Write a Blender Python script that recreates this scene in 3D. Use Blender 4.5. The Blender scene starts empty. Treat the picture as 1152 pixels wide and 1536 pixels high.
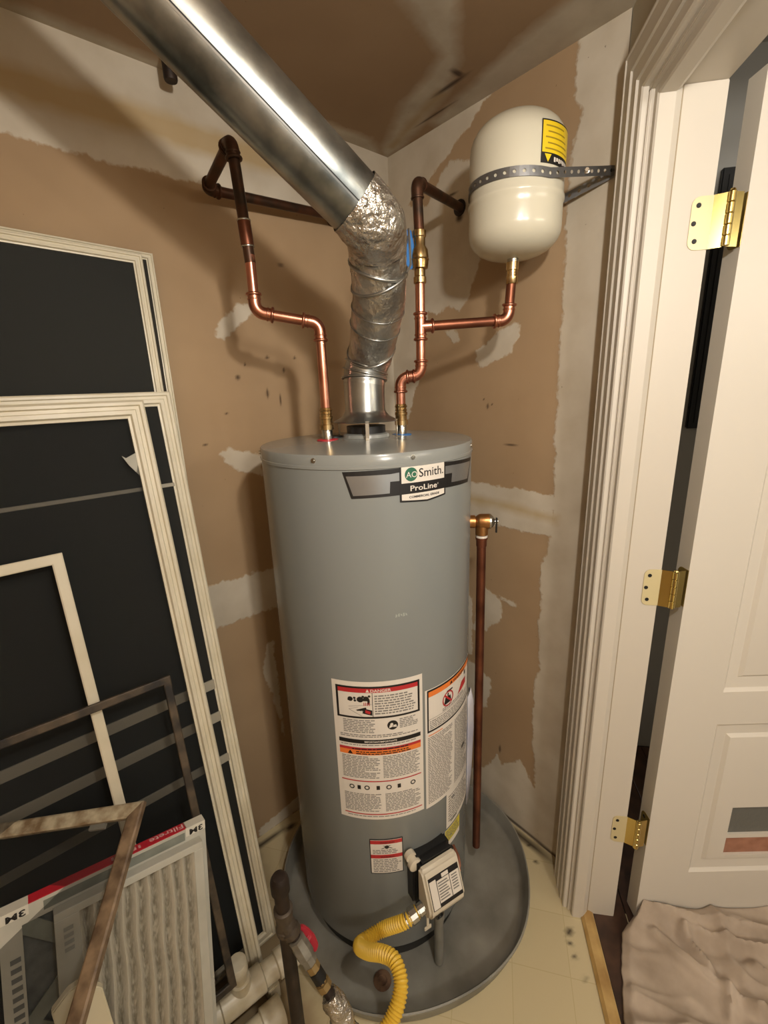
import bpy, bmesh, math, random
import numpy as np
from mathutils import Vector, Matrix, noise as mnoise
C = bpy.context.scene.collection
scene = bpy.context.scene
random.seed(4)
V = Vector
PI = math.pi

# ------------------------------------------------------------------ camera
CAM = V((-1.1281, -1.2555, 1.5224))
F_PX, PITCH, ROLL, YAW = 672.3, .2691, -.0366, .8703
def cam_axes():
    c, s = math.cos(PITCH), math.sin(PITCH)
    hx, hy = V((math.cos(-0.0), 0, 0)), None
    fwd_h = V((math.cos(YAW), math.sin(YAW), 0)); right_h = V((math.sin(YAW), -math.cos(YAW), 0)); up = V((0, 0, 1))
    fwd = fwd_h * c - up * s; down = -up * c - fwd_h * s
    cr, sr = math.cos(ROLL), math.sin(ROLL)
    right = right_h * cr - down * sr; dn = right_h * sr + down * cr
    return right, dn, fwd
r_, d_, f_ = cam_axes()
cd = bpy.data.cameras.new('camera'); cam = bpy.data.objects.new('camera', cd); C.objects.link(cam)
cd.sensor_fit = 'HORIZONTAL'; cd.sensor_width = 36; cd.lens = F_PX / 1152 * 36; cd.clip_start = .02
cam.matrix_world = Matrix(((r_.x, -d_.x, -f_.x, CAM.x), (r_.y, -d_.y, -f_.y, CAM.y), (r_.z, -d_.z, -f_.z, CAM.z), (0, 0, 0, 1)))
scene.camera = cam
# ------------------------------------------------------------------ world, lights, exposure
wd = bpy.data.worlds.new('room_glow'); scene.world = wd; wd.use_nodes = True
bg = wd.node_tree.nodes['Background']; bg.inputs[0].default_value = (1, .93, .82, 1); bg.inputs[1].default_value = .5
scene.view_settings.view_transform = 'Standard'; scene.view_settings.look = 'None'
scene.view_settings.exposure = 0.46; scene.view_settings.gamma = 1; scene.view_settings.use_curve_mapping = False
BULBS = [(-.885, -1.375, 1.935)]
for i, b in enumerate(BULBS):
    ld = bpy.data.lights.new('bulb_light', 'POINT'); ld.energy = 21; ld.shadow_soft_size = .03; ld.color = (1, .94, .86)
    lo = bpy.data.objects.new('bulb_light', ld); C.objects.link(lo); lo.location = b
def _sj(s, j, z): return (-.7634 * s + .646 * j, -.7404 - .646 * s - .7634 * j, z)
HALL_BULBS = [_sj(.90, 1.40, 1.93), _sj(1.25, 1.40, 1.93), _sj(1.60, 1.40, 1.93)]
for b in HALL_BULBS:
    ld = bpy.data.lights.new('bulb_light', 'POINT'); ld.energy = 4.0; ld.shadow_soft_size = .035; ld.color = (1, .94, .86)
    lo = bpy.data.objects.new('bulb_light', ld); C.objects.link(lo); lo.location = b

FILL_LAMP = (-1.35, -2.75, 2.0)
ld = bpy.data.lights.new('fill_lamp_light', 'POINT'); ld.energy = 52; ld.shadow_soft_size = .16; ld.color = (1, .94, .85)  # soft fill source added behind the camera to brighten the lower half
lo = bpy.data.objects.new('fill_lamp_light', ld); C.objects.link(lo); lo.location = FILL_LAMP
# ------------------------------------------------------------------ helpers
LOC = {}
def lin(c): return tuple(((x / 255) / 12.92 if x / 255 <= .04045 else ((x / 255 + .055) / 1.055) ** 2.4) for x in c) + (1,)
def mat(name, col, rough=.5, metal=0, var=None, bump=None, spec=.5, coat=0, alpha=None):
    m = bpy.data.materials.new(name); m.use_nodes = True; nt = m.node_tree; p = nt.nodes['Principled BSDF']
    p.inputs['Base Color'].default_value = lin(col); p.inputs['Roughness'].default_value = rough; p.inputs['Metallic'].default_value = metal
    p.inputs['Specular IOR Level'].default_value = spec; p.inputs['Coat Weight'].default_value = coat
    tc = nt.nodes.new('ShaderNodeTexCoord')
    if var:
        n = nt.nodes.new('ShaderNodeTexNoise'); n.inputs['Scale'].default_value = var[0]; n.inputs['Detail'].default_value = 5
        nt.links.new(tc.outputs['Object'], n.inputs['Vector'])
        r = nt.nodes.new('ShaderNodeValToRGB'); r.color_ramp.elements[0].position = .34; r.color_ramp.elements[1].position = .66
        r.color_ramp.elements[0].color = lin(var[1]); r.color_ramp.elements[1].color = lin(col)
        nt.links.new(n.outputs['Fac'], r.inputs['Fac']); nt.links.new(r.outputs['Color'], p.inputs['Base Color'])
    if bump:
        n = nt.nodes.new('ShaderNodeTexNoise'); n.inputs['Scale'].default_value = bump[0]; n.inputs['Detail'].default_value = 4
        nt.links.new(tc.outputs['Object'], n.inputs['Vector'])
        b = nt.nodes.new('ShaderNodeBump'); b.inputs['Strength'].default_value = bump[1]; b.inputs['Distance'].default_value = bump[2] if len(bump) > 2 else .003
        nt.links.new(n.outputs['Fac'], b.inputs['Height']); nt.links.new(b.outputs['Normal'], p.inputs['Normal'])
    if alpha is not None:
        t = nt.nodes.new('ShaderNodeBsdfTransparent'); mx = nt.nodes.new('ShaderNodeMixShader'); mx.inputs[0].default_value = alpha
        nt.links.new(t.outputs[0], mx.inputs[1]); nt.links.new(p.outputs[0], mx.inputs[2])
        nt.links.new(mx.outputs[0], nt.nodes['Material Output'].inputs['Surface'])
    return m

class MB:
    def __init__(s): s.v = []; s.f = []
    def add(s, vs, fs):
        o = len(s.v); s.v += [tuple(x) for x in vs]; s.f += [tuple(i + o for i in f) for f in fs]; return s
    def box(s, c, size, basis=None):
        c = V(c); b = basis or (V((1, 0, 0)), V((0, 1, 0)), V((0, 0, 1)))
        vs = [c + b[0] * (size[0] / 2 * i) + b[1] * (size[1] / 2 * j) + b[2] * (size[2] / 2 * k) for k in (-1, 1) for j in (-1, 1) for i in (-1, 1)]
        return s.add(vs, [(0, 2, 3, 1), (4, 5, 7, 6), (0, 1, 5, 4), (2, 6, 7, 3), (0, 4, 6, 2), (1, 3, 7, 5)])
    def prism(s, poly, o, ex, ey, ez):     # poly in (ex,ey), extruded along vector ez
        o, ex, ey, ez = V(o), V(ex), V(ey), V(ez); n = len(poly)
        a = [o + ex * p[0] + ey * p[1] for p in poly]
        return s.add(a + [x + ez for x in a], [tuple(range(n - 1, -1, -1)), tuple(range(n, 2 * n))] + [(i, (i + 1) % n, n + (i + 1) % n, n + i) for i in range(n)])
    def tube(s, path, r, seg=12, caps=True):
        P = [V(p) for p in path]; n = len(P); rr = r if isinstance(r, (list, tuple)) else [r] * n
        T = []
        for i in range(n):
            t = (P[min(i + 1, n - 1)] - P[max(i - 1, 0)]); T.append(t.normalized())
        up = V((0, 0, 1)) if abs(T[0].z) < .9 else V((1, 0, 0))
        a = T[0].cross(up).normalized(); vs = []
        for i in range(n):
            a = (a - T[i] * a.dot(T[i])).normalized(); b = T[i].cross(a)
            for k in range(seg):
                th = 2 * PI * k / seg; vs.append(P[i] + (a * math.cos(th) + b * math.sin(th)) * rr[i])
        fs = [(i * seg + k, i * seg + (k + 1) % seg, (i + 1) * seg + (k + 1) % seg, (i + 1) * seg + k) for i in range(n - 1) for k in range(seg)]
        if caps: fs += [tuple(range(seg - 1, -1, -1)), tuple(range((n - 1) * seg, n * seg))]
        return s.add(vs, fs)
    def lathe(s, prof, o=(0, 0, 0), axis=(0, 0, 1), seg=32, caps=True):   # prof: (radius, height)
        o, ax = V(o), V(axis).normalized(); up = V((0, 0, 1)) if abs(ax.z) < .9 else V((1, 0, 0))
        a = ax.cross(up).normalized(); b = ax.cross(a); vs = []; n = len(prof)
        for r, h in prof:
            for k in range(seg):
                th = 2 * PI * k / seg; vs.append(o + ax * h + (a * math.cos(th) + b * math.sin(th)) * r)
        fs = [(i * seg + k, i * seg + (k + 1) % seg, (i + 1) * seg + (k + 1) % seg, (i + 1) * seg + k) for i in range(n - 1) for k in range(seg)]
        if caps: fs += [tuple(range(seg - 1, -1, -1)), tuple(range((n - 1) * seg, n * seg))]
        return s.add(vs, fs)
    def torus(s, c, axis, R, r, seg=20, seg2=8):
        c, ax = V(c), V(axis).normalized(); up = V((0, 0, 1)) if abs(ax.z) < .9 else V((1, 0, 0))
        a = ax.cross(up).normalized(); b = ax.cross(a); vs = []
        for i in range(seg):
            th = 2 * PI * i / seg; d = a * math.cos(th) + b * math.sin(th)
            for k in range(seg2):
                ph = 2 * PI * k / seg2; vs.append(c + d * (R + r * math.cos(ph)) + ax * (r * math.sin(ph)))
        return s.add(vs, [(i * seg2 + k, ((i + 1) % seg) * seg2 + k, ((i + 1) % seg) * seg2 + (k + 1) % seg2, i * seg2 + (k + 1) % seg2) for i in range(seg) for k in range(seg2)])

def wloc(o):
    p = V((0, 0, 0))
    while o: p += LOC[o.name]; o = o.parent
    return p
def link(o, parent=None, loc=(0, 0, 0)):
    C.objects.link(o); loc = V(loc)
    if parent:
        o.parent = parent; loc = loc - wloc(parent)
    o.location = loc; LOC[o.name] = V(loc); return o
def build(name, mb, m, parent=None, loc=None, smooth=35, bevel=0, bseg=2):
    base = wloc(parent) if (parent and loc is None) else V(loc or (0, 0, 0))
    me = bpy.data.meshes.new(name); me.from_pydata([tuple(V(v) - base) for v in mb.v], [], mb.f)
    bm = bmesh.new(); bm.from_mesh(me)
    if bevel:
        bmesh.ops.bevel(bm, geom=[e for e in bm.edges if len(e.link_faces) == 2 and e.calc_face_angle(0) > .5], offset=bevel, segments=bseg, affect='EDGES', clamp_overlap=True)
    bmesh.ops.recalc_face_normals(bm, faces=bm.faces); bm.to_mesh(me); bm.free()
    me.materials.append(m)
    if smooth: me.shade_smooth(); me.set_sharp_from_angle(angle=math.radians(smooth))
    return link(bpy.data.objects.new(name, me), parent, base)
def thing(name, label, cat, loc, group=None):
    o = bpy.data.objects.new(name, None); o.empty_display_size = .05; link(o, None, loc); return tag(o, label, cat, group)
def tag(o, label, cat, group=None):
    o['label'] = label; o['category'] = cat
    if group: o['group'] = group
    return o
def structure(o, label=None):
    o['kind'] = 'structure'
    if label: o['label'] = label
    return o
def fillet(pts, rad, n=7):
    P = [V(p) for p in pts]; out = [P[0]]; arcs = []
    for i in range(1, len(P) - 1):
        a = (P[i - 1] - P[i]); b = (P[i + 1] - P[i]); la, lb = a.length, b.length; a.normalize(); b.normalize()
        r = rad[i - 1] if isinstance(rad, (list, tuple)) else rad
        ang = a.angle(b); t = min(r / math.tan(ang / 2), la * .49, lb * .49)
        arc = []
        for k in range(n + 1):
            u = k / n; p0, p1, p2 = P[i] + a * t, P[i], P[i] + b * t
            w = 1 if ang > 2.9 else math.sin(ang / 2)
            den = (1 - u) ** 2 + 2 * u * (1 - u) * w + u * u
            arc.append((p0 * (1 - u) ** 2 + p1 * (2 * u * (1 - u) * w) + p2 * u * u) / den)
        arcs.append((arc, a, b)); out += arc
    out.append(P[-1]); return out, arcs
_tc = {}
def text2d(s, bold=0):
    k = (s, bold)
    if k not in _tc:
        cu = bpy.data.curves.new('t', 'FONT'); cu.body = s; cu.size = 1; cu.offset = bold; cu.resolution_u = 3
        o = bpy.data.objects.new('t', cu); C.objects.link(o); me = o.to_mesh()
        vs = [(v.co.x, v.co.y) for v in me.vertices]; fs = [tuple(p.vertices) for p in me.polygons]
        o.to_mesh_clear(); bpy.data.objects.remove(o); bpy.data.curves.remove(cu)
        x0 = min(v[0] for v in vs); x1 = max(v[0] for v in vs); vs = [(x - x0, y) for x, y in vs]
        _tc[k] = (vs, fs, x1 - x0)
    return _tc[k]

# ------------------------------------------------------------------ materials
M = {}
M['white_paint'] = mat('white_paint', (203, 196, 183), .42, bump=(25, .05))
M['white_jamb'] = mat('white_jamb', (196, 188, 174), .45, bump=(18, .06))
M['caulk_shadow'] = mat('caulk_shadow_line', (150, 136, 112), .8)
M['frame_white'] = mat('frame_white', (212, 204, 182), .4, var=(12, (202, 193, 168)))
M['frame_aged'] = mat('frame_aged', (186, 176, 150), .5, var=(45, (120, 100, 74)))
M['frame_rust'] = mat('frame_rust', (140, 118, 92), .6, var=(35, (84, 66, 48)))
M['frame_dark'] = mat('frame_dark', (92, 78, 60), .6, var=(22, (28, 24, 20)))
M['bar_grey'] = mat('bar_grey', (150, 144, 128), .5)
M['screen'] = mat('screen', (44, 45, 42), .75, alpha=.84, spec=.2)
M['screen_light'] = mat('screen_light', (40, 42, 41), .75, alpha=.42, spec=.2)
M['screen_dark'] = mat('screen_dark', (35, 36, 34), .75, alpha=.93, spec=.2)
M['heater'] = mat('heater_grey', (128, 131, 128), .27, spec=.5, bump=(6, .015))
M['heater_lid'] = mat('heater_lid', (132, 134, 130), .2, spec=.5)
M['dark_metal'] = mat('dark_metal', (26, 25, 24), .55, .3)
M['black'] = mat('black_plastic', (20, 20, 20), .4)
M['print_black'] = mat('print_black', (22, 20, 20), .45)
M['print_grey'] = mat('print_grey', (120, 116, 110), .6)
M['label_white'] = mat('label_white', (214, 206, 194), .4)
M['label_silver'] = mat('label_silver', (170, 172, 172), .3, .75, var=(5, (140, 142, 144)))
M['red'] = mat('print_red', (176, 40, 44), .45)
M['orange'] = mat('print_orange', (222, 120, 50), .45)
M['green'] = mat('print_green', (40, 96, 72), .45)
M['yellow_print'] = mat('yellow_print', (206, 190, 50), .45)
M['galv'] = mat('galvanized', (176, 176, 172), .3, .95, var=(9, (140, 142, 140)), bump=(7, .10, .006))
M['duct'] = mat('duct_steel', (176, 178, 174), .32, .95, var=(13, (104, 109, 108)), bump=(5, .16, .006))
M['foil'] = mat('foil_tape', (214, 208, 198), .26, .92, var=(16, (176, 170, 160)), bump=(55, 1.0, .012))
M['foil_smooth'] = mat('foil_flex', (198, 193, 184), .3, .92, var=(14, (150, 146, 138)), bump=(32, .8, .012))
M['copper'] = mat('copper', (220, 162, 138), .28, 1, var=(12, (190, 126, 104)))
M['copper_fit'] = mat('copper_fitting', (204, 142, 118), .3, 1, var=(20, (164, 106, 86)))
M['copper_brown'] = mat('copper_brown', (136, 84, 62), .4, .85, var=(10, (96, 56, 40)))
M['copper_old'] = mat('copper_tarnished', (58, 46, 36), .42, .7, var=(25, (92, 58, 40)))
M['brass'] = mat('brass', (220, 196, 148), .27, 1, var=(30, (160, 128, 82)))
M['bronze'] = mat('bronze', (172, 124, 76), .36, .95, bump=(90, .2))
M['hinge_brass'] = mat('hinge_brass', (214, 192, 122), .2, 1)
M['hinge_cream'] = mat('hinge_painted', (208, 194, 150), .35, .25)
M['steel'] = mat('steel', (188, 186, 178), .25, 1)
M['dull'] = mat('dull_casting', (142, 138, 126), .55, .6, var=(40, (112, 106, 94)))
M['dull_brass'] = mat('dull_brass', (160, 136, 92), .5, .8)
M['tank'] = mat('tank_cream', (198, 192, 172), .22, spec=.5)
M['strap'] = mat('strap_steel', (122, 122, 122), .42, .8)
M['yellow_label'] = mat('yellow_label', (222, 190, 30), .4)
M['blue'] = mat('blue_plastic', (46, 110, 176), .45)
M['red_plastic'] = mat('red_plastic', (196, 40, 54), .4)
M['iron'] = mat('black_iron', (58, 46, 38), .55, .5, var=(30, (34, 27, 23)))
M['pan'] = mat('pan_metal', (158, 156, 146), .45, .4, var=(7, (124, 122, 113)), bump=(8, .05))
M['pvc'] = mat('white_pvc', (214, 208, 188), .35, var=(14, (176, 164, 136)))
M['hose'] = mat('hose_yellow', (214, 176, 60), .42)
M['valve_body'] = mat('valve_cream', (196, 186, 166), .4)
M['card_white'] = mat('card_white', (186, 184, 172), .6, var=(10, (166, 164, 152)))
M['card_grey'] = mat('card_grey', (128, 132, 122), .6, var=(16, (100, 104, 96)))
M['card_red'] = mat('card_red', (186, 36, 50), .45)
M['pleat'] = mat('pleat_media', (192, 186, 170), .85, bump=(160, .3))
def valley_mix(m):  # pleat colour goes darker towards the valleys, broken up by noise
    nt = m.node_tree; at = nt.nodes.new('ShaderNodeAttribute'); at.attribute_name = 'valley'; mx = nt.nodes.new('ShaderNodeMix'); mx.data_type = 'RGBA'
    nz = nt.nodes.new('ShaderNodeTexNoise'); nz.inputs['Scale'].default_value = 28; mu = nt.nodes.new('ShaderNodeMath'); mu.operation = 'MULTIPLY'; mr = nt.nodes.new('ShaderNodeMapRange'); mr.inputs[1].default_value = .25; mr.inputs[2].default_value = .6
    nt.links.new(nz.outputs['Fac'], mr.inputs[0]); nt.links.new(at.outputs['Fac'], mu.inputs[0]); nt.links.new(mr.outputs[0], mu.inputs[1]); nt.links.new(mu.outputs[0], mx.inputs[0])
    mx.inputs[6].default_value = lin((194, 188, 172)); mx.inputs[7].default_value = lin((128, 122, 106)); nt.links.new(mx.outputs[2], nt.nodes['Principled BSDF'].inputs['Base Color'])
valley_mix(M['pleat'])
M['media_dark'] = mat('media_dark', (96, 98, 94), .9, var=(40, (70, 72, 70)))
M['cloth'] = mat('drop_cloth', (182, 166, 148), .9, var=(9, (152, 136, 118)), bump=(320, .2, .001))
M['threshold'] = mat('threshold_wood', (196, 164, 104), .45, var=(14, (160, 126, 74)))
M['plank'] = mat('plank_dark', (74, 50, 36), .4, var=(18, (46, 30, 22)))
M['hall'] = mat('hall_paint', (150, 148, 142), .7)
M['tv'] = mat('black_gloss', (8, 8, 8), .4)
M['grille'] = mat('flap_grey', (96, 96, 90), .5, bump=(90, .3))
M['flapwood'] = mat('flap_tan', (164, 116, 92), .5, var=(30, (140, 94, 72)))
M['paper'] = mat('booklet_paper', (196, 194, 196), .5, var=(6, (160, 160, 176)))
M['glass'] = mat('bulb_glass', (240, 232, 214), .3)

def wall_mat(name, base, base2, mud, mud2, tapec, rg=1.0, sf=1.0):
    m = bpy.data.materials.new(name); m.use_nodes = True; nt = m.node_tree; p = nt.nodes['Principled BSDF']; p.inputs['Roughness'].default_value = .8
    p.inputs['Specular IOR Level'].default_value = .25
    N = nt.nodes.new; L = nt.links.new
    tc = N('ShaderNodeTexCoord')
    def nz(s, d=4):
        n = N('ShaderNodeTexNoise'); n.inputs['Scale'].default_value = s; n.inputs['Detail'].default_value = d; L(tc.outputs['Object'], n.inputs['Vector']); return n.outputs['Fac']
    def mth(op, a, b=None, c=None):
        n = N('ShaderNodeMath'); n.operation = op
        for i, x in enumerate((a, b, c)):
            if x is None: continue
            if isinstance(x, (int, float)): n.inputs[i].default_value = x
            else: L(x, n.inputs[i])
        return n.outputs[0]
    def mixc(f, a, b):
        n = N('ShaderNodeMix'); n.data_type = 'RGBA'
        if isinstance(f, float): n.inputs[0].default_value = f
        else: L(f, n.inputs[0])
        for i, x in ((6, a), (7, b)):
            if isinstance(x, tuple): n.inputs[i].default_value = x
            else: L(x, n.inputs[i])
        return n.outputs[2]
    def mrange(x, a, b):
        n = N('ShaderNodeMapRange'); n.inputs[1].default_value = a; n.inputs[2].default_value = b; L(x, n.inputs[0]); return n.outputs[0]
    at = N('ShaderNodeAttribute'); at.attribute_name = 'mud'; sx = N('ShaderNodeSeparateXYZ'); L(at.outputs['Vector'], sx.inputs[0])
    mud_d, tape_d, spot = sx.outputs[0], sx.outputs[1], sx.outputs[2]
    rag = mth('MULTIPLY', mth('SUBTRACT', nz(70, 6), .5), .022 * rg)
    rag2 = mth('MULTIPLY', mth('SUBTRACT', nz(14, 3), .5), .03)
    mf = mrange(mth('ADD', mud_d, mth('ADD', rag, rag2)), -.0025 * sf, .004 * sf)
    tf = mth('MULTIPLY', mrange(mth('ADD', tape_d, rag2), -.012, .014), .75)
    c0 = mixc(mrange(nz(3.5), .3, .7), lin(base), lin(base2)); c1 = mixc(mrange(nz(9), .35, .7), lin(mud), lin(mud2))
    c = mixc(mf, c0, c1); c = mixc(tf, c, lin(tapec))
    specks = mrange(nz(95, 2), .755, .79); c = mixc(mth('MULTIPLY', specks, .5), c, lin((70, 52, 40)))
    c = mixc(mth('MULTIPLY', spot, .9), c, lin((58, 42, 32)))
    L(c, p.inputs['Base Color'])
    b = N('ShaderNodeBump'); b.inputs['Strength'].default_value = .5; b.inputs['Distance'].default_value = .0016
    L(mth('ADD', mf, mth('MULTIPLY', nz(30), .35)), b.inputs['Height']); L(b.outputs['Normal'], p.inputs['Normal'])
    return m

def sd_poly(px, py, poly):
    d = np.full(px.shape, 1e9); ins = np.zeros(px.shape, bool); n = len(poly)
    for i in range(n):
        (ax, ay), (bx, by) = poly[i], poly[(i + 1) % n]; ex, ey = bx - ax, by - ay
        t = np.clip(((px - ax) * ex + (py - ay) * ey) / (ex * ex + ey * ey + 1e-12), 0, 1)
        d = np.minimum(d, np.hypot(px - ax - t * ex, py - ay - t * ey))
        c = ((ay > py) != (by > py)); ins ^= c & (px < (bx - ax) * (py - ay) / (by - ay + 1e-12) + ax)
    return np.where(ins, d, -d)
def plaster(name, o, eu, ev, nu, nv, du, dv, pu, pv, polys, tapes, spots, m):
    """grid surface; attribute mud = (distance into mud, distance into bare tape, stain)"""
    us = np.arange(nu + 1) * du; vs = np.arange(nv + 1) * dv; U, W = np.meshgrid(us, vs)
    O = np.array(o); P = O + U[..., None] * np.array(eu) + W[..., None] * np.array(ev)
    x, y = P[..., pu].ravel(), P[..., pv].ravel()
    mud = np.full(x.shape, -.05); tape = np.full(x.shape, -.05); spot = np.zeros(x.shape)
    for q in polys: mud = np.maximum(mud, sd_poly(x, y, q))
    for q in tapes: tape = np.maximum(tape, sd_poly(x, y, q))
    for (sx, sy, rx, ry) in spots: spot = np.maximum(spot, np.clip(1.5 - np.hypot((x - sx) / rx, (y - sy) / ry), 0, 1))
    me = bpy.data.meshes.new(name); idx = np.arange((nu + 1) * (nv + 1)).reshape(nv + 1, nu + 1)
    q = np.stack([idx[:-1, :-1], idx[:-1, 1:], idx[1:, 1:], idx[1:, :-1]], -1).reshape(-1, 4)
    me.from_pydata(P.reshape(-1, 3).tolist(), [], q.tolist())
    a = me.attributes.new('mud', 'FLOAT_VECTOR', 'POINT'); a.data.foreach_set('vector', np.stack([np.clip(mud, -.05, .05), np.clip(tape, -.05, .05), spot], -1).ravel())
    me.materials.append(m); return structure(link(bpy.data.objects.new(name, me)))

# ------------------------------------------------------------------ room shell
CEIL = 2.235
PAPER, PAPER2, MUD, MUD2, TAPEC = (170, 144, 112), (158, 132, 101), (200, 190, 172), (184, 172, 152), (176, 150, 104)
m_wall = wall_mat('drywall', PAPER, PAPER2, MUD, MUD2, TAPEC)
m_ceil = wall_mat('drywall_ceiling', (148, 124, 96), (136, 112, 85), (180, 170, 152), (160, 149, 130), (156, 134, 98), .5, 5.0)
Lp = [[(-.634, 1.669), (-.62, 1.704), (-.557, 1.755), (-.52, 1.755), (-.529, 1.727), (-.612, 1.661)],
      [(-.667, 1.363), (-.632, 1.375), (-.54, 1.344), (-.543, 1.284), (-.612, 1.303), (-.647, 1.335)],
      [(-.593, .731), (-.568, .733), (-.566, .338), (-.596, .544), (-.614, .628)],
      [(-3, 2.026), (.01, 2.022), (.01, 2.3), (-3, 2.3)], [(-3, .845), (-.30, .845), (-.30, .985), (-3, .985)],
      [(-.085, 0), (-.075, 1.2), (-.09, 1.75), (-.16, 2.05), (.01, 2.05), (.01, 0)], [(-.70, 0), (-.70, .03), (-.55, .06), (-.3, .03), (-.3, 0)]]
Lt = [[(-3, 2.09), (.0, 2.09), (.0, 2.15), (-3, 2.15)]]
Ls = [(-.50, 1.52, .004, .012), (-.585, 1.566, .006, .006), (-.49, 1.62, .005, .004), (-.44, 1.585, .004, .006), (-.46, 1.5, .003, .014), (-.63, 1.47, .004, .003),
      (-.56, 1.60, .003, .004), (-.40, 1.62, .004, .004), (-.42, 1.87, .01, .003), (-.70, 1.39, .006, .003)]
plaster('wall_left', (-1.95, 0, 0), (1, 0, 0), (0, 0, 1), 390, 450, .005, CEIL / 450, 0, 2, Lp, Lt, Ls, m_wall)
Rp = [[(.01, 2.236), (-.174, 2.27), (-.299, 2.27), (-.408, 2.239), (-.285, 2.175), (-.199, 2.123), (-.16, 2.091), (-.052, 2.064), (.003, 2.079)],
      [(.01, 2.116), (-.171, 2.049), (-.236, 2.123), (-.276, 2.132), (-.34, 2.12), (-.413, 2.095), (-.418, 1.948), (-.342, 1.78), (-.305, 1.731), (-.258, 1.753), (-.21, 1.734), (-.176, 1.753), (-.133, 1.567), (-.062, 1.386), (-.06, 0), (.01, 0)],
      [(-.249, 1.685), (-.279, 1.689), (-.306, 1.656), (-.28, 1.647)], [(-.365, 1.619), (-.45, 1.667), (-.512, 1.682), (-.514, 1.643), (-.482, 1.601), (-.381, 1.569)],
      [(-.627, 2.26), (-.63, 2.226), (-.628, 2.128), (-.652, 2.1), (-.631, 2.034), (-.629, 1.933), (-.632, 1.762), (-.633, 1.608), (-.633, 1.544), (-.635, 1.408), (-.641, 1.235), (-.642, 1.19), (-.644, 1.105), (-.619, 1.019), (-.632, .676), (-.619, .585), (-.628, .382), (-.648, .226), (-.675, -.101), (-.9, -.063), (-.9, 2.3)],
      [(.01, 1.216), (-.361, 1.222), (-.646, 1.227), (-.65, 1.106), (-.566, 1.101), (-.397, 1.089), (.01, 1.081)],
      [(-.392, .87), (-.424, .875), (-.485, .851), (-.493, .789), (-.429, .716), (-.38, .70)], [(-.482, .861), (-.542, .859), (-.538, .844), (-.488, .854)],
      [(-.33, .569), (-.387, .568), (-.454, .54), (-.461, .512), (-.438, .411), (-.33, .367)],
      [(-.3, -.02), (-.371, .1), (-.446, .159), (-.493, .252), (-.514, .215), (-.586, .29), (-.656, .205), (-.683, -.062)], [(-.34, .83), (-.375, .82), (-.372, .6), (-.33, .6)]]
Rt = [[(0, 1.155), (-.45, 1.155), (-.66, 1.145), (-.66, 1.165), (-.45, 1.18), (0, 1.18)]]
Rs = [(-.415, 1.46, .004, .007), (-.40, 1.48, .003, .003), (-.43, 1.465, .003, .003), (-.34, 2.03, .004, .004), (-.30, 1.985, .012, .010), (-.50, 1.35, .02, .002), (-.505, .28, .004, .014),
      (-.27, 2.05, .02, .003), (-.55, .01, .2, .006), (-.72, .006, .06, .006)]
plaster('wall_right', (0, 0, 0), (0, -1, 0), (0, 0, 1), 148, 450, .7404 / 148, CEIL / 450, 1, 2, Rp, Rt, Rs, m_wall)
Cp = [[(.001, .019), (-.046, -.024), (-.151, -.222), (-.18, -.347), (-.207, -.411), (-.302, -.447), (-.379, -.47), (-.444, -.524), (-.5, -.62), (-.36, -.66), (-.288, -.54), (-.16, -.433), (-.08, -.31), (-.045, -.217), (.001, -.058)],
      [(-.045, -.217), (-.048, -.269), (-.098, -.522), (-.125, -.665), (-.149, -.9), (.1, -.9), (.1, -.2)], [(.0, 0.02), (-.115, -.06), (-.523, -.03), (-.81, -.035), (-3, -.05), (-3, .05)]]
plaster('ceiling', (-1.95, .0, CEIL), (1, 0, 0), (0, -1, 0), 430, 440, .005, .0075, 0, 1, Cp, [[(-.02, -.05), (-.06, -.2), (-.09, -.33), (-.12, -.33), (-.09, -.2), (-.04, -.05)]],
        [(-.11, -.36, .006, .05), (-.13, -.40, .02, .008), (-.05, -.25, .004, .06)], m_ceil)

plaster('wall_end', (-1.95, 0, 0), (0, -1, 0), (0, 0, 1), 110, 60, .03, CEIL / 60, 1, 2, [[(-3, 2.03), (1, 2.03), (1, 2.3), (-3, 2.3)]], [], [], m_wall)  # unseen end wall, added to keep side fill light off the casing
E0 = V((0, -.7404, 0)); W_ = V((-.7634, -.646, 0)); J_ = V((.646, -.7634, 0)); Z = V((0, 0, 1))
def SJ(s, j, z=0): return E0 + W_ * s + J_ * j + Z * z
def sjbox(mb, s0, s1, j0, j1, z0, z1): return mb.box(SJ((s0 + s1) / 2, (j0 + j1) / 2, (z0 + z1) / 2), (s1 - s0, j1 - j0, z1 - z0), (W_, J_, Z))
HEAD = 2.0224
mb = MB(); sjbox(mb, 0, .134, .002, .126, 0, CEIL); sjbox(mb, .134, 1.80, .002, .126, HEAD + .02, CEIL); sjbox(mb, 1.70, 1.80, .002, .126, 0, HEAD + .02)
structure(build('wall_door', mb, mat('painted_wall', (176, 166, 144), .7, bump=(40, .1))))
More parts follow.
